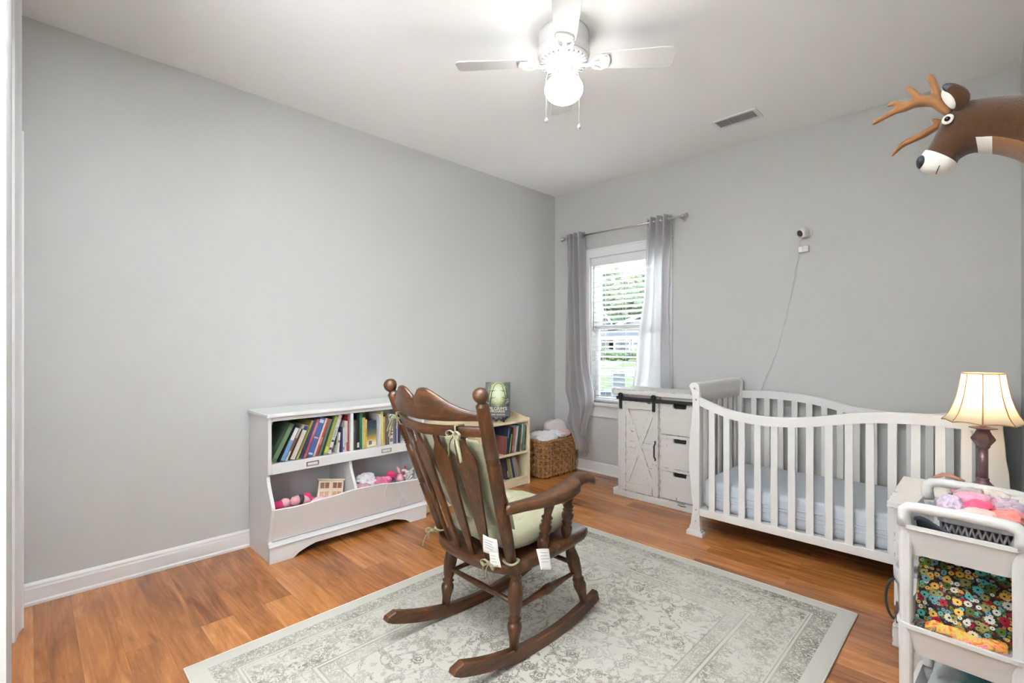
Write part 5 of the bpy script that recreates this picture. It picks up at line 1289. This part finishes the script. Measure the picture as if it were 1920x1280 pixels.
# bottom tray: diaper pack
dp = thing('diaper_pack', 'torn white and teal plastic diaper pack in the bottom cart tray', 'package', cw((.14, .12, .07)))
dk, nt, b = newmat('white and teal pack film'); n = N(nt); sp = n('ShaderNodeSeparateXYZ', {0: n('ShaderNodeTexCoord').outputs['Object']})
e_ = n.math('ADD', sp.outputs[2], n.math('MULTIPLY', sp.outputs[0], .45))
nt.links.new(n.ramp(n.math('MULTIPLY', e_, 4), [(.0, S(206, 222, 226)), (.66, S(212, 224, 228)), (.70, S(110, 178, 184)), (.82, S(40, 118, 122))]), b.inputs['Base Color']); b.inputs['Roughness'].default_value = .3
pk = MB(); rings = []
for k in range(15):
    t = k/14; y_ = .05 + .26*t; w_ = .088 - .012*math.cos(math.pi*2*t)*0
    ring = []
    for j in range(28):
        a = 2*math.pi*j/28; cx_, sz_ = math.cos(a), math.sin(a)
        ex = abs(cx_)**.45*(1 if cx_ > 0 else -1); ez = abs(sz_)**.45*(1 if sz_ > 0 else -1)
        shrink = 1 if .06 < t < .94 else .9
        ring.append(cw((.138 + w_*ex*shrink + .003*math.sin(j*2.2+k), y_ + .004*math.sin(j*1.7), .160 + .088*ez*shrink + .003*math.sin(k*1.5+j))))
    rings.append(ring)
pk.loft(rings); pk.build('wrapper', dk, dp)
tf = MB(); tf.ball(cw((.062, .065, .19)), (.028, .03, .04), 4, .5, 2.4, 77, ridged=True); tf.build('torn_film', plain('clear white film', (.78, .80, .80), .3, trans=(.4, (.8,.8,.8))), dp)
R3 = Matrix.Rotation(CRZ, 3, 'Z')
def on_front(x, z): return frame(cw((x, .0425, z)), R3 @ Vector((0, 0, 1)), R3 @ Vector((0, -1, 0)))
text('lettering', 'your', .034, M_TEALINK, dp, on_front(.162, .175))
ic = MB()
for k, z in enumerate((.225, .207, .189)):
    Mi = on_front(.112, z); rng = [Mi @ Vector((.0075*math.cos(t), .0075*math.sin(t), 0)) for t in [2*math.pi*i/18 for i in range(18)]]
    ic.tube(rng, .0010, 5, loop=True)
    if k == 0: ic.lathe([(.006, 0), (.006, .0012)], 14, M=Mi)
    else: ic.tube([Mi @ Vector((-.004, 0, 0)), Mi @ Vector((.004, 0, 0))], .0009, 5)
ic.build('icon', M_TEALINK, dp)

# ---------------------------------------------------------------- plush deer head on the right wall
DY = -1.83
def dpt(px, py, y=DY):
    d = FW + RI*((px-960)/F_PX) + UP*((648-py)/F_PX); return CAM + d*((y-CAM.y)/d.y)
de = thing('plush_deer_head', 'brown plush deer head with felt antlers mounted high on the right wall', 'wall mount', (W, DY, 1.83))
M_FUR = plain('brown plush fur', S(70, 46, 29), .95, var=.22, vscale=40, bump=.6, bscale=420, sheen=.5, spec=.1)
M_FURL = plain('tan plush fur', S(130, 92, 60), .95, var=.15, vscale=40, bump=.6, bscale=420, sheen=.5, spec=.1)
M_FURW = plain('white plush fur', S(222, 216, 206), .95, var=.05, vscale=40, bump=.5, bscale=420, sheen=.3, spec=.1)
M_ANT = plain('tan felt antler', S(132, 88, 48), .9, var=.1, vscale=30, bump=.3, bscale=300, sheen=.3)
M_DARK = plain('black nose felt', (.022, .024, .03), .45)
# sections: top and bottom outline points in the picture, half thickness in y (m)
sec = [((1968, 168), (1968, 334), .090), ((1925, 177), (1925, 305), .084), ((1890, 181), (1890, 292), .080), ((1858, 183), (1858, 286), .074), ((1834, 187), (1842, 287), .068), ((1812, 190), (1834, 285), .066),
       ((1792, 197), (1826, 285), .064), ((1775, 208), (1815, 288), .060), ((1768, 222), (1806, 293), .056), ((1762, 236), (1800, 297), .052), ((1753, 254), (1798, 299), .047), ((1743, 272), (1797, 301), .044), ((1734, 283), (1795, 306), .043), ((1726, 292), (1790, 314), .042), ((1722, 302), (1784, 322), .040), ((1721, 313), (1774, 326), .036), ((1726, 321), (1760, 328), .026), ((1737, 326), (1750, 328), .012)]
rings = []; NR = 28
for (tp_, bt_, hw) in sec:
    a, b2 = dpt(*tp_), dpt(*bt_); c = (a+b2)/2; h = (a-b2)/2
    rings.append([c + h*math.cos(2*math.pi*k/NR) + Vector((0, -hw*math.sin(2*math.pi*k/NR)*(1-.12*math.cos(2*math.pi*k/NR)), 0)) for k in range(NR)])
def fur(i, j):
    s_ = math.cos(2*math.pi*(j+.5)/NR)
    if i >= 12: return 2
    if i in (3, 4) and s_ < -.68: return 2
    if i < 3 and s_ < -.66: return 1
    return 0
hd_ = MB(); hd_.loft(rings, mi=fur); hd_.build('head', [M_FUR, M_FURL, M_FURW], de, subsurf=1)
MB().lathe([(.10, 0), (.105, .008), (.09, .018), (.002, .018)], 32, M=frame((W, DY, 1.835), (0, 1, 0), (-1, 0, 0))).build('mount_plate', M_FUR, de)
# nose and mouth
nz = MB(); np_ = dpt(1731, 305); nz.ball(np_ + Vector((-.003, -.004, .0)), (.014, .034, .021), 3, 0); nz.build('nose', M_DARK, de)
mth = MB(); mth.tube([dpt(1762, 310, DY-.0405), dpt(1758, 318, DY-.039), dpt(1755, 326, DY-.024)], .0014, 6); mth.build('mouth', M_DARK, de)
for s_ in (-1, 1):
    ep = dpt(1778, 224, DY-.055); e0 = Vector((ep.x, DY + s_*.0555, ep.z)); nrm = Vector((-.35, s_, .1)).normalized(); Me = frame(e0 + nrm*.001, (0, 0, 1), nrm)
    wm = MB(); wm.lathe([(.0145, 0) for k in [0]] + [(.0145, .003), (.002, .0035)], 26, M=Me); eo = wm.build('eye', M_FURW, de)
    MB().ball(e0 + nrm*.005, (.0075, .0075, .0075), 3).build('pupil', plain('glossy black eye', (.006, .007, .012), .08), eo)
    # ear
    yb_ = DY + s_*.055
    ea = MB(); E = [((1793, 206), .010, .016), ((1798, 196), .018, .024), ((1799, 184), .022, .027), ((1793, 173), .019, .023), ((1781, 164), .013, .015), ((1767, 159), .004, .006)]
    rr_ = []
    for k, ((px, py), tck, wd2) in enumerate(E):
        c = dpt(px, py, DY-.055-.006*k); c.y = yb_ + s_*.006*k; c.z -= .045 if s_ > 0 else 0
        t_ = (dpt(*E[min(k+1, 5)][0]) - dpt(*E[max(k-1, 0)][0])).normalized(); w_ = Vector((0, 1, 0)).cross(t_)
        rr_.append([c + w_*wd2*math.cos(2*math.pi*j/16) + Vector((0, s_*tck*.55*math.sin(2*math.pi*j/16), 0)) for j in range(16)])
    ea.loft(rr_, mi=lambda i, j: 1 if i == 4 else 0); eo = ea.build('ear', [M_FUR, M_DARK], de, subsurf=1)
    ie = MB(); ii = []
    for (px, py), r in (((1789, 201), .006), ((1783, 192), .013), ((1776, 182), .015), ((1768, 173), .009)):
        c = dpt(px, py, DY-.069); c.y = yb_ + s_*.014; c.z -= .045 if s_ > 0 else 0; ii.append([c + Vector((r*.8*math.cos(a), s_*.006*math.sin(a)*1.0, r*.8*math.sin(a))) + Vector((0, s_*.008*math.sin(a), 0)) for a in [2*math.pi*j/12 for j in range(12)]])
    ie.loft(ii); ie.build('inner_ear', M_FURW, eo, subsurf=1)
def antler(y0, spread, pts_main, tines, base_r):
    an = MB(); base = dpt(*pts_main[0])
    def lift(p, k, n_): return dpt(p[0], p[1], y0 + spread*k)
    n_ = len(pts_main); P = [lift(p, i/(n_-1), n_) for i, p in enumerate(pts_main)]
    def smooth(P, R, m=5):
        Q, RR = [], []
        for i in range(len(P)-1):
            p0, p1, p2, p3 = P[max(i-1, 0)], P[i], P[i+1], P[min(i+2, len(P)-1)]
            for k in range(m):
                t = k/m; Q.append(.5*((2*p1) + (p2-p0)*t + (2*p0-5*p1+4*p2-p3)*t*t + (3*p1-p0-3*p2+p3)*t**3)); RR.append(R[i]+(R[i+1]-R[i])*t)
        Q.append(P[-1]); RR.append(R[-1]); return Q, RR
    q, r = smooth(P, base_r); an.tube(q, r, 12, flat=.8)
    for (tp, R, k0) in tines:
        T = [lift(p, k0, 1) for p in tp]; q, r = smooth(T, R); an.tube(q, r, 12, flat=.8)
    o = an.build('antler', M_ANT, de)
    rm = o.modifiers.new('blend', 'REMESH'); rm.mode = 'VOXEL'; rm.voxel_size = .004; sm2 = o.modifiers.new('soft', 'SMOOTH'); sm2.iterations = 6; sm2.factor = .6
    rm.use_smooth_shade = True
antler(DY-.035, -.02, [(1782, 213), (1768, 203), (1754, 192), (1735, 190), (1715, 193), (1697, 202), (1680, 208), (1660, 219), (1642, 229), (1635, 234)], [
    ([(1758, 194), (1757, 180), (1752, 162), (1745, 145), (1743, 140)], [.016, .015, .014, .011, .007], .2),
    ([(1728, 192), (1720, 182), (1710, 171), (1700, 164)], [.017, .014, .011, .008], .4),
    ([(1697, 203), (1685, 195), (1674, 195), (1662, 200)], [.012, .013, .011, .004], .7)], [.014, .017, .019, .020, .019, .015, .012, .010, .009, .006])
antler(DY+.035, .02, [(1775, 226), (1762, 233), (1748, 242), (1728, 254), (1706, 264), (1690, 273), (1680, 283), (1671, 293)], [
    ([(1764, 234), (1757, 228), (1747, 224)], [.013, .011, .005], .2)], [.013, .014, .015, .014, .013, .011, .009, .005])

# ---------------------------------------------------------------- rocking chair
RZ0 = .0085
CHO = Vector((1.692, -2.35, 0)); CHR = math.radians(-1)
rk = thing('rocking_chair', 'dark wooden rocking chair with arrow slat back and turned legs on the rug', 'rocking chair', CHO, CHR)
V = lambda r, f, z: Vector((r, f, z))       # local: right, forward, up
def lb(name, mb, m, parent=rk, **k): return mb.build(name, m, parent, local=True, **k)
RAD = 1.22
def rock_z(f): return RZ0 + RAD - math.sqrt(RAD*RAD - f*f)
RR_ = .215
def rock_r(f, s): return s*(RR_ - .01*(f+.1))
for s in (-1, 1):
    mb = MB(); rings = []
    for k in range(31):
        f = -.475 + (.352+.475)*k/30; z = rock_z(f); r = rock_r(f, s); hh = .046; hw = .017
        cut = .022 if k == 0 else 0
        t = math.atan2(f, RAD); up = Vector((0, -math.sin(t), math.cos(t)))
        q = V(r, f, z)
        a = [q + V(-hw, 0, 0) + up*cut*.2, q + V(hw, 0, 0) + up*cut*.2, q + V(hw, 0, 0) + up*(hh-cut-.005), q + V(hw-.005, 0, 0) + up*(hh-cut), q + V(-hw+.005, 0, 0) + up*(hh-cut), q + V(-hw, 0, 0) + up*(hh-cut-.005)]
        rings.append(a)
    mb.loft(rings, sm=False); lb('rocker', mb, M_CHAIRY)
# seat: slightly dished board, front higher than the back
SZR, SZF = .392, .432; SF0, SF1 = -.215, .232
def seat_z(f): return SZR + (SZF-SZR)*(f-SF0)/(SF1-SF0)
def seat_outline(k=0):
    P = []
    for t in range(13):   # rounded rear edge, left to right
        u = -1 + 2*t/12; P.append((.245*u*(1-.03*(1-u*u)), SF0 - .045*(1-abs(u)**2.6)+.02*abs(u)**6))
    P += [(.266, -.05), (.272, .10), (.270, .192), (.260, .222), (.235, .232), (.10, .242), (-.10, .242), (-.235, .232), (-.260, .222), (-.270, .192), (-.272, .10), (-.266, -.05)]
    return [(x*(1-k*.06), f*(1-k*.06)+.005*k) for x, f in P]
mb = MB(); rings = []
for ins, dz in ((.9, -.046), (.25, -.036), (0, -.022), (0, -.010), (.12, -.002), (.4, 0)): rings.append([V(x, f, seat_z(f)+dz) for x, f in seat_outline(ins)])
mb.loft(rings); lb('seat', mb, M_CHAIRX)
LEG = [(0, .017), (.05, .019), (.08, .024), (.11, .018), (.14, .023), (.17, .018), (.2, .021), (.34, .0265), (.48, .024), (.56, .0215), (.60, .017), (.63, .024), (.66, .0175), (.69, .024), (.73, .026), (.78, .0235), (.86, .019), (1, .017)]
LEG = [(t, .0195+(r-.0195)*1.25+.001) for t, r in LEG]
ends = {}
for s in (-1, 1):
    for nm, (rt, ft), (rb, fb_) in (('rear', (.200, -.150), (.222, -.178)), ('front', (.205, .150), (.213, .262))):
        top = V(s*rt, ft, seat_z(ft)-.03); bot = V(rock_r(fb_, s), fb_, rock_z(fb_)+.040)
        mb = MB(); mb.turn(top, bot, LEG, 18); lb('leg', mb, M_CHAIR); ends[nm, s] = (top, bot)
STR = [(0, .008), (.2, .010), (.38, .0145), (.43, .0155), (.45, .0185), (.5, .020), (.55, .0185), (.57, .0155), (.62, .0145), (.8, .010), (1, .008)]
STR2 = [(0, .009), (.25, .011), (.5, .0135), (.75, .011), (1, .009)]
def on(nm, s, t): return ends[nm, s][0].lerp(ends[nm, s][1], t)
for s in (-1, 1): mb = MB(); mb.turn(on('rear', s, .52), on('front', s, .52), STR, 14); lb('stretcher', mb, M_CHAIR)
mb = MB(); mb.turn(on('rear', -1, .46), on('rear', 1, .46), STR2, 14); lb('stretcher', mb, M_CHAIR)
mb = MB(); mb.turn(on('front', -1, .40), on('front', 1, .40), STR2, 14); lb('stretcher', mb, M_CHAIR)
# back posts
PB, PT = V(.215, -.188, .385), V(.292, -.408, 1.045)
def post_pt(s, z): t = (z-PB.z)/(PT.z-PB.z); p = PB.lerp(PT, t); return V(s*p.x, p.y, z)
PROF = [(0, .0205), (.18, .0235), (.36, .0255), (.368, .0215), (.376, .0255), (.383, .0215), (.39, .0255), (.398, .0215), (.405, .0255), (.62, .0255), (.628, .0215), (.636, .0255), (.643, .0215), (.65, .0255), (.658, .0215), (.666, .0255), (.80, .0245), (.93, .0235), (.945, .024), (.95, .0225), (.958, .016), (.965, .0155), (.972, .020), (.985, .0255), (1.0, .0275), (1.015, .026), (1.028, .019), (1.036, .008)]
for s in (-1, 1): mb = MB(); mb.turn(post_pt(s, .385), post_pt(s, 1.045), PROF, 22); lb('back_post', mb, M_CHAIR)
BOW = .078
def back_pt(u, z, off=0):
    """point of the bowed back: u -1..1 between the posts"""
    p = post_pt(1, z); b2 = BOW*min(1, max(.25, (z-.38)/.35))
    return V(p.x*u, p.y - b2*(1-u*u) - off, z)
crest_top = [(-1, .985), (-.82, .99), (-.6, 1.012), (-.40, 1.046), (-.26, 1.062), (-.14, 1.056), (-.05, 1.034), (0, 1.020), (.05, 1.034), (.14, 1.056), (.26, 1.062), (.40, 1.046), (.6, 1.012), (.82, .99), (1, .985)]
def board(name, top, bottom, th, n_=60):
    rings = []
    for k in range(n_+1):
        u = -.97 + 1.94*k/n_; zt = interp(top, u) if top is not crest_top else lerp(top, u); zb2 = lerp(bottom, u)
        ring = []
        for z, o_ in ((zb2, 0), (zb2+.006, .0), (zt-.008, 0), (zt, .006)): ring.append(back_pt(u, z, th/2-o_))
        for z, o_ in ((zt, .006), (zt-.008, 0), (zb2+.006, 0), (zb2, 0)): ring.append(back_pt(u, z, -th/2+o_))
        rings.append(ring)
    mb = MB(); mb.loft(rings); o = lb(name, mb, M_CHAIRX); return o
# smooth crest samples
_ct = crest_top
def cat(tab, u):
    for i in range(len(tab)-1):
        if u <= tab[i+1][0] or i == len(tab)-2:
            p0, p1, p2, p3 = tab[max(i-1, 0)][1], tab[i][1], tab[i+1][1], tab[min(i+2, len(tab)-1)][1]
            t = (u-tab[i][0])/(tab[i+1][0]-tab[i][0]); t = min(1, max(0, t))
            return .5*((2*p1)+(p2-p0)*t+(2*p0-5*p1+4*p2-p3)*t*t+(3*p1-p0-3*p2+p3)*t**3)
crest_top = [(-1+2*k/80, cat(_ct, -1+2*k/80)) for k in range(81)]
board('crest_rail', crest_top, [(-1, .955), (-.5, .945), (0, .940), (.5, .945), (1, .955)], .020, 72)
board('back_rail', [(-1, .934), (0, .924), (1, .934)], [(-1, .896), (0, .884), (1, .896)], .022)
SLW = [(0, .013), (.1, .015), (.5, .030), (.72, .040), (.80, .042), (.84, .037), (.885, .022), (.92, .0125), (1, .011)]
for u in (-.66, -.23, .23, .66):
    mb = MB(); rings = []
    z0, z1 = .388, .900
    for k in range(41):
        t = k/40; z = z0 + (z1-z0)*t
        bu = u*(.86+.14*t); p = back_pt(bu, z); q0 = V(.215*u*.88, SF0+.008 - .030*(1-u*u), z0)
        p = q0.lerp(back_pt(u, z1), t); p.y -= .022*math.sin(math.pi*t)*0
        hw = lerp(SLW, t); d = (back_pt(u+.05, .85)-back_pt(u-.05, .85)).normalized()
        nrm = Vector((-d.y, d.x, 0))*.006
        e1 = d*hw
        rings.append([p-e1*.96-nrm, p+e1*.96-nrm, p+e1-nrm*.4, p+e1+nrm*.4, p+e1*.96+nrm, p-e1*.96+nrm, p-e1+nrm*.4, p-e1-nrm*.4])
    mb.loft(rings, sm=False); lb('back_slat', mb, M_CHAIR)
# arms and their posts
ARM = [  # (f, r centre, z top, half width, thickness)
 (-.268, .262, .640, .020, .034), (-.20, .272, .640, .022, .034), (-.14, .286, .642, .027, .035), (-.07, .300, .647, .036, .037), (-.02, .307, .654, .042, .040), (.035, .305, .663, .042, .042), (.068, .300, .671, .041, .044), (.088, .291, .678, .030, .044), (.102, .288, .682, .028, .042), (.125, .289, .686, .030, .038), (.15, .292, .685, .036, .034), (.172, .294, .678, .038, .036), (.187, .295, .669, .032, .034), (.194, .295, .663, .022, .028)]
for s in (-1, 1):
    mb = MB(); rings = []
    for i in range(len(ARM)-1):
        for k in range(4):
            t = k/4; a = [ARM[i][j] + (ARM[i+1][j]-ARM[i][j])*(t*t*(3-2*t) if False else t) for j in range(5)]
            f, r, z, hw, th = a
            rings.append([V(s*(r-hw), f, z-th*.8), V(s*(r-hw), f, z-.008), V(s*(r-hw+.007), f, z), V(s*(r+hw-.007), f, z), V(s*(r+hw), f, z-.008), V(s*(r+hw), f, z-th*.8), V(s*(r+hw*.85), f, z-th), V(s*(r-hw*.85), f, z-th)])
    mb.loft(rings); o = lb('armrest', mb, M_CHAIRY)
    AP = [(0, .012), (.05, .014), (.10, .021), (.22, .024), (.27, .021), (.30, .015), (.34, .022), (.385, .015), (.43, .024), (.50, .025), (.55, .015), (.585, .022), (.62, .015), (.66, .023), (.70, .015), (.76, .0165), (.88, .021), (1, .019)]
    for f0, f1, r0, r1 in ((-.045, -.05, .236, .285), (.098, .072, .240, .283)):
        za = lerp([(a[0], a[2]-a[4]) for a in ARM], f1)
        mb = MB(); mb.turn(V(s*r0, f0, seat_z(f0)-.008), V(s*r1, f1, za+.006), AP, 18); lb('arm_post', mb, M_CHAIR)

# ---------------------------------------------------------------- cushions (tied to the chair, lie on it)
def tuft(u, v, pts, sg): return sum(math.exp(-((u-a)**2+(v-b2)**2)/sg) for a, b2 in pts)
TP = [(-.42, -.4), (.42, -.4), (-.42, .4), (.42, .4), (0, 0)]
TPB = [(-.4, -.5), (.4, -.5), (-.4, 0), (.4, 0), (-.4, .5), (.4, .5)]
def pillow(fn, pts, thick, nu=44, sg=.022):
    """closed cushion: fn(u,v,w) maps -1..1 and thickness w to local points"""
    mb = MB(); G = []
    for sgn in (1, -1):
        g = []
        for j in range(nu+1):
            row = []
            for i in range(nu+1):
                u, v = -1+2*i/nu, -1+2*j/nu
                e = max(0, (1-abs(u)**4)*(1-abs(v)**4))**.42
                w_ = thick*e*(1 - .62*min(1, tuft(u, v, pts, sg))) + .005*noise.noise(Vector((u*4, v*4, sgn)))*e + .0045*e*sum(math.sin(7*math.atan2(v-b_, u-a_)+a_*9)*math.exp(-((u-a_)**2+(v-b_)**2)/.10) for a_, b_ in pts)
                row.append(fn(u, v, sgn*w_))
            g.append(row)
        G.append(g)
    mb.sheet(lambda a, b2: G[0][round(b2*nu)][round(a*nu)], nu, nu); mb.sheet(lambda a, b2: G[1][round(b2*nu)][round(a*nu)], nu, nu)
    bmesh.ops.remove_doubles(mb.bm, verts=mb.bm.verts[:], dist=.0006); return mb
Mc = Matrix.Translation(CHO) @ Matrix.Rotation(CHR, 4, 'Z')
def cwl(p): return Mc @ Vector(p)
def sq(u, v, r=.75):  # squircle the square a little
    return u*math.sqrt(1 - .16*v*v), v*math.sqrt(1 - .16*u*u)
sc0 = thing('seat_cushion', 'sage green tufted cushion on the seat of the rocking chair', 'cushion', cwl((0, .02, .42)), CHR)
def sfn(u, v, w_):
    a, b2 = sq(u, v); f = .015 + .205*b2
    return cwl((.222*a, f, seat_z(f) + .049 + (w_ if w_ > 0 else w_*.85)))
pillow(sfn, TP, .056).build('cushion_body', M_SAGE, sc0, smooth=True)
btn = MB()
for a, b2 in TP: p = sfn(a, b2, .016); btn.ball(p, (.009, .009, .005), 2)
btn.build('button', M_SAGE2, sc0)
bc0 = thing('back_cushion', 'sage green tufted pad tied to the back of the rocking chair', 'cushion', cwl((0, -.16, .45)), CHR)
def bfn(u, v, w_):
    a, b2 = sq(u, v); z = .688 + .197*b2
    p = back_pt(.76*a, z); t_ = (z-.47)/.41
    q0 = -.187 - .02*(1-a*a); q1 = back_pt(.76*a, .88).y
    y = q0 + (q1-q0)*t_ + .050 + w_*.9
    return cwl((.222*a, y, z))
pillow(bfn, TPB, .036).build('cushion_body', M_SAGE, bc0, smooth=True)
# ties with bows
def bow(parent, c, rgt, upv, size=.05, tails=((-.4, -1), (.5, -1.3))):
    c = Vector(c); rgt = Vector(rgt).normalized(); upv = Vector(upv).normalized(); out = rgt.cross(upv)
    mb = MB()
    for s in (-1, 1):
        loop = [c, c + rgt*s*size*.5 + upv*size*.28 + out*.006, c + rgt*s*size + upv*size*.05 + out*.008, c + rgt*s*size*.8 - upv*size*.35 + out*.004, c + rgt*s*size*.3 - upv*size*.15, c]
        mb.tube(smooth_path(loop), .0062, 8, flat=.35)
    for (a, b2) in tails:
        mb.tube(smooth_path([c, c + rgt*size*a*.7 + upv*size*b2*.4 + out*.006, c + rgt*size*a + upv*size*b2]), .006, 8, flat=.35)
    mb.ball(c, (.009, .009, .009), 2)
    return mb.build('tie_bow', M_SAGE2, parent)
hR = Vector((math.cos(CHR), math.sin(CHR), 0))
def wrap(parent, s, u):
    pts = []
    for z, o_ in ((.934, 0), (.932, .018), (.91, .022), (.884, .018), (.880, 0), (.884, -.018), (.91, -.022), (.932, -.018)):
        p = back_pt(u, z, o_); pts.append(cwl(p))
    MB().tube(pts, .005, 8, loop=True, flat=.5).build('tie_loop', M_SAGE2, parent)
wrap(bc0, 1, .66); wrap(bc0, -1, -.93)
bow(bc0, cwl(back_pt(.66, .905, .026)), hR, UP, .036, ((-.9, -2.3), (1.0, -2.6), (.2, -1.9)))
bow(bc0, cwl(back_pt(-.95, .915, .03)), Vector((-.9, -.3, -.25)), UP, .036, ((1.2, -1.5), (.9, -2.2), (-.2, -1.4)))
for s, z in ((1, .402), (-1, .412)):
    p = post_pt(s, z); ring = [cwl(V(p.x + .028*math.cos(t), p.y + .028*math.sin(t), z + .003*math.sin(2*t))) for t in [2*math.pi*k/14 for k in range(14)]]
    MB().tube(ring, .006, 8, loop=True, flat=.6).build('tie_loop', M_SAGE2, sc0)
bow(sc0, cwl(V(.17, -.262, .400)), hR, UP, .036, ((-1.0, -1.2), (-.4, -1.6), (1.4, .2)))
bow(sc0, cwl(V(-.235, -.235, .405)), Vector((-.6, -.8, 0)), UP, .03, ((1.4, -2.2), (.6, -1.2)))
M_TX = plain('grey tag print', S(150, 148, 142), .6)
def tagcard(parent, c, rgt, upv, w_, h, lines):
    M = frame(c, rgt, Vector(rgt).cross(Vector(upv))); mb = MB(); nn = 6
    def fn(u, v): return M @ Vector(((u-.5)*w_, -v*h, .004*math.sin(u*3+v*2)))
    mb.sheet(fn, nn, nn); o = mb.build('care_tag', M_TAG, parent, solid=.0006)
    l_ = MB()
    for k in range(lines):
        y0 = -h*(.2+.6*k/lines); l_.box(((-.32)*w_, y0-.0008, .0050), ((.30-.1*(k % 2))*w_, y0+.0008, .0054), M=M)
    l_.build('tag_print', M_TX, o)
tagcard(bc0, cwl(V(.185, -.272, .505)), (1, .1, -.05), (0, -.15, 1), .07, .07, 4)
tagcard(bc0, cwl(V(.205, -.272, .455)), (1, .1, .15), (-.1, -.1, 1), .042, .056, 3)
tagcard(sc0, cwl(V(.268, -.075, .428)), Vector((.25, 1, -.2)), Vector((-.55, .25, .8)), .06, .075, 4)
